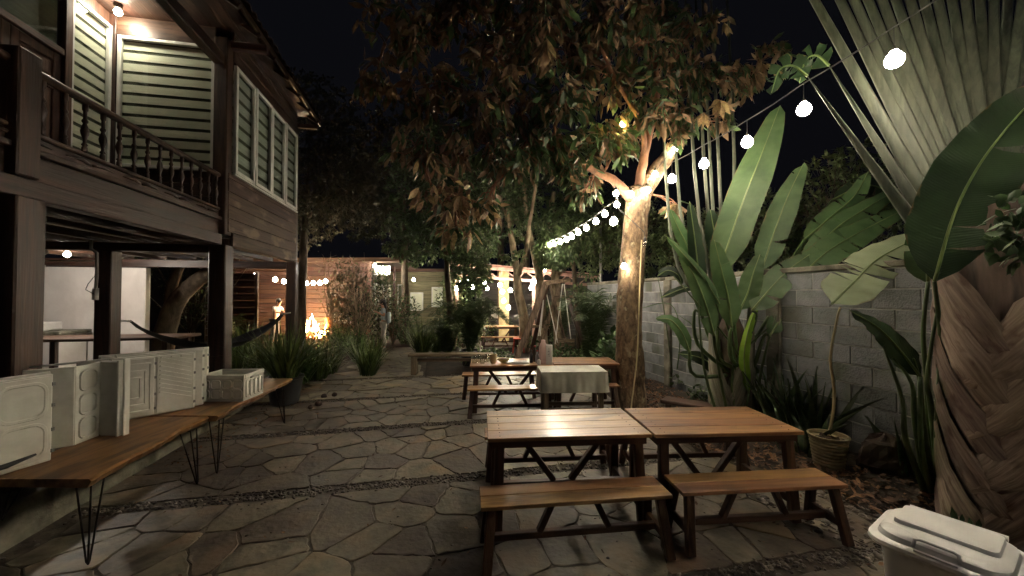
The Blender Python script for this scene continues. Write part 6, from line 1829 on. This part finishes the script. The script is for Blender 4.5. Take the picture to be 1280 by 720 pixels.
    for s in (-1, 1):
        b = MB(); b.ball((hd+Vector((s*.033, -.085, -.015)))*k, .011*k, 6, 4); b.build('eye', M['hair'], t)
        b = MB(); b.ball((hd+Vector((s*.088, .0, -.03)))*k, .022*k, 6, 4, (.4, .8, 1.2)); b.build('ear', M['skin'], t)
        b = MB(); f = Vector((s*.115, -.06, .035)); b.ball(f*k, .07*k, 8, 5, (.65, 1.7, .5)); b.build('shoe', M['white'], t, True)
    if bag:
        b = MB(); b.box(Vector((.10, .16, 1.06))*k, (.30*k, .12*k, .38*k), bev=.03); b.build('bag', M['bagc'], t)
    return t
M['shirt_w'] = mat('white_tshirt', (.62, .58, .55), (.5, .46, .44), (8, 8, 8), .8)
M['shirt_b'] = mat('pale_blue_grey_top', (.42, .46, .46), (.32, .36, .37), (8, 8, 8), .8)
M['trous_g'] = mat('pale_grey_wide_trousers', (.42, .38, .33), (.30, .27, .24), (8, 8, 8), .8)
M['trous_d'] = mat('dark_shorts', (.06, .06, .07), (.04, .04, .05), rough=.8)
M['bagc'] = mat('pale_cloth_bag', (.30, .36, .37), (.24, .29, .30), rough=.8)
wp = G(480, 437); wp.z = .03
person('woman with long dark hair, pale top and wide trousers standing on the path side on', wp, R(-75), 1.56, (((-.22, .02, 1.12), (-.15, -.20, 1.22)), ((.22, .02, 1.12), (.14, -.22, 1.24))), M['shirt_b'], M['trous_g'], .36, 0, True)
mp2 = P(343, 430, 14.2); mp2.z = 0.0
person('short haired man in a white shirt reaching towards the fire', mp2, R(80), 1.60, (((-.24, -.20, 1.16), (-.18, -.45, 1.14)), ((.24, -.12, 1.12), (.2, -.36, 1.05))), M['shirt_w'], M['trous_d'], 0, .25)

# ================================================================== far cabin
CO = P(462, 425, 16.3); CO.z = 0
cab = thing('far_cabin', 'reddish plank cabin with lit porch windows beyond the fire', 'cabin', CO, R(6))
def cb6(name, m, x0, x1, y0, y1, z0, z1, parent=None, bev=.01):
    b = MB(); b.b6(x0, x1, y0, y1, z0, z1, bev); return b.build(name, M[m], parent or cab)
z = .1; k = 0
while z < 3.1:
    for x0, x1 in ((-5.6, -3.0), (-2.99, -.12)):
        cb6('plank', 'red_x', x0, x1, 0, .03+.01*random.random(), z, z+.18); k += 1
    z += .19
cb6('corner_post', 'red_z', -.11, .05, -.04, .10, 0, 3.2); cb6('corner_post', 'red_z', -3.06, -2.93, -.04, .0, 0, 3.2)
# porch side: posts, pale wall, windows
cb6('side_wall', 'greenplank', -.1, -.02, .12, 4.5, 0, 3.1)
for i in range(4):
    f = cb6('window', 'wframe', -.015, .03, .35+i*1.0, 1.15+i*1.0, .95, 2.3)
    cb6('pane', 'litpane' if False else 'blind', .035, .04, .42+i*1.0, 1.08+i*1.0, 1.02, 2.23, f, 0)
cb6('porch_post', 'red_z', .9, 1.0, .2, .3, 0, 3.0); cb6('porch_post', 'red_z', .9, 1.0, 2.6, 2.7, 0, 3.0)
b = MB(); b.add([(-6, -.5, 3.05), (1.3, -.5, 3.15), (1.3, 5, 3.15), (-6, 5, 3.05), (-6, -.5, 3.22), (1.3, -.5, 3.32), (1.3, 5, 3.5), (-6, 5, 3.5)], [(3, 2, 1, 0), (4, 5, 6, 7), (0, 1, 5, 4), (1, 2, 6, 5), (2, 3, 7, 6), (3, 0, 4, 7)])
b.build('roof', M['red_x'], cab)
cb6('gable_light_panel', 'wframe', .2, .85, -.1, -.06, 2.6, 3.0)
for (x, y) in ((468.4, 332.3), (480.5, 336.6)):
    q = P(x, y, 15.9); t = thing('porch_lamp', 'bright white porch lamp at the cabin roof corner, '+('the left one' if x < 475 else 'the right one'), 'lamp', q)
    place(bulb_mesh('bulb', .075), 'bulb', t, Matrix.Identity(4)); b = MB(); b.lathe((0, 0, 0), [(.05, .09), (.08, .1), (.06, .18)], 10); b.build('housing', M['steel'], t)
    lamp(q, 45, t, (.92, .96, 1), .08)
t = thing('orange_bucket', 'small orange bucket by the cabin wall right of the fire', 'bucket', P(411, 410, 15.6))
b = MB(); b.lathe((0, 0, 0), [(.13, 0), (.17, .42), (.15, .42), (.12, .03), (0, .03)], 12); b.build('bucket_body', M['orange'] if 'orange' in M else M['beige'], t, True, 40)
b = MB(); b.tube([(-.16, 0, .4), (-.1, 0, .56), (.1, 0, .56), (.16, 0, .4)], .008, 5); b.build('handle', M['steel'], t)
t = thing('pale_box', 'pale storage box by the cabin wall behind the bare bush', 'box', P(427, 405, 15.4))
b = MB(); b.b6(-.3, .3, -.2, .2, 0, .36, .03); b.build('box_body', M['plaster'], t); b = MB(); b.b6(-.32, .32, -.22, .22, .36, .42, .02); b.build('lid', M['plaster'], t)
# second cabin
C2 = P(500, 415, 21); C2.z = 0
cab2 = thing('olive_cabin', 'olive plank cabin with two small white framed windows at the path end', 'cabin', C2, R(4))
z = .1
while z < 3.0: cb6('plank', 'greenplank', -1.0, 3.4, 0, .03+.01*random.random(), z, z+.23, cab2); z += .24
cb6('roof', 'red_x', -1.4, 3.8, -.5, 4, 3.02, 3.18, cab2)
for x0, x1, z0, z1 in ((-.15, .35, 1.0, 2.35), (.55, 1.25, .9, 1.9), (1.7, 2.3, 1.1, 2.2)):
    f = cb6('window', 'wframe', x0, x1, -.05, -.005, z0, z1, cab2); cb6('pane', 'sheer' if x0 < 0 else 'blind', x0+.07, x1-.07, -.056, -.051, z0+.07, z1-.07, f, 0)
q = P(517, 350, 19.5); t = thing('cabin_lamp', 'small lamp above the window of the olive cabin', 'lamp', q)
place(bulb_mesh('bulb', .07), 'bulb', t, Matrix.Identity(4)); b = MB(); b.lathe((0, 0, 0), [(.05, .09), (.08, .1), (.06, .18)], 10); b.build('housing', M['steel'], t)
lamp(q, 35, t, WHITE, .08)

# fence behind the man
t = thing('plank_fence', 'red brown horizontal plank fence behind the dry palm', 'fence', (-9.2, 12.3, 0), R(8))
for k in range(11): b = MB(); b.b6(-3, 1.0, 0, .03, .05+k*.22, .05+k*.22+.2, .005); b.build('plank', M['red_x'], t)
for x in (-2.8, -.6, .95): b = MB(); b.b6(x-.05, x+.05, -.06, -.003, 0, 2.5, .01); b.build('post', M['red_z'], t)

# ================================================================== pavilion
PO = P(640, 425, 14.6); PO.z = 0
pav = thing('pavilion', 'open pavilion with pinkish steel truss roof, dark back wall and lit pillar', 'pavilion', PO)
def V_(x, y, Z): return P(x, y, Z)-PO
b = MB()
tl_, tr_, bl_, br_ = V_(560, 330, 13.2), V_(748, 347, 13.8), V_(570, 344, 13.2), V_(748, 357, 13.8)
b.bar(tl_, tr_, .07, .12, bev=.01); b.bar(bl_, br_, .06, .10, bev=.01)
for i in range(14):
    f0, f1 = i/14, (i+1)/14; a, c = (tl_, bl_) if i % 2 else (bl_, tl_); e, g_ = (tr_, br_) if i % 2 else (br_, tr_)
    b.bar(a.lerp(e, f0), c.lerp(g_, f1), .035, .035)
b.build('truss', M['pavroof'], pav)
b = MB(); bk = Vector((0, 3.4, .25)); u = Vector((0, 0, .05))
q0, q1 = tl_+Vector((-.1, -.15, .07)), tr_+Vector((.1, -.15, .07))
b.add([q0, q1, q1+bk, q0+bk, q0+u, q1+u, q1+bk+u, q0+bk+u], [(3, 2, 1, 0), (4, 5, 6, 7), (0, 1, 5, 4), (1, 2, 6, 5), (2, 3, 7, 6), (3, 0, 4, 7)]); b.build('roof', M['pavroof'], pav)
for i in range(7):
    a = tl_.lerp(tr_, (i+.3)/7)+Vector((0, 0, .02)); b = MB(); b.bar(a, a+bk, .05, .07); b.build('purlin', M['pavroof'], pav)
for (x, Z) in ((571, 13.2), (667, 13.5), (742, 13.8)):
    v = V_(x, 345, Z); b = MB(); b.b6(v.x-.05, v.x+.05, v.y-.05, v.y+.05, 0, v.z, .01); b.build('post', M['pavroof'], pav)
v = V_(630, 350, 14.4); b = MB(); b.b6(v.x-.19, v.x+.19, v.y-.15, v.y+.15, 0, 2.65, .02); b.build('pillar', M['lightwall'], pav)
for k in range(12): b = MB(); b.b6(-1.6, 3.4, 1.95, 1.99, .05+k*.215, .05+k*.215+.205, .004); b.build('wall_plank', M['darkwall'], pav)
v = V_(618, 391, 16.2); b = MB(); b.b6(v.x-.16, v.x+.16, 1.90, 1.945, v.z-.25, v.z+.25, .01); b.build('wall_panel', M['plaster'], pav)
picnic_table('distant red brown wooden table under the pavilion beside the lit pillar', 'table', P(625, 425, 12.6).x, 12.6, R(3), 1.2, .6, .72, GT)
bench('distant wooden bench at the pavilion table', P(625, 425, 12.1).x, 12.1, R(3), 1.2, .26, .42, GB)
picnic_table('distant wooden table partly behind the swing', 'table', P(662, 425, 13.2).x+.2, 13.0, R(3), 1.1, .6, .72, GT)
t = thing('red_stool', 'small red plastic stool by the far table near the swing', 'stool', (P(648, 430, 11.8).x, 11.8, 0))
b = MB(); b.b6(-.16, .16, -.16, .16, .40, .44, .01); b.build('seat', M['red'], t)
for sx in (-1, 1):
    for sy in (-1, 1): b = MB(); b.bar((sx*.12, sy*.12, .40), (sx*.17, sy*.17, 0), .04, .03, up=(0, 1, 0)); b.build('leg', M['red'], t)
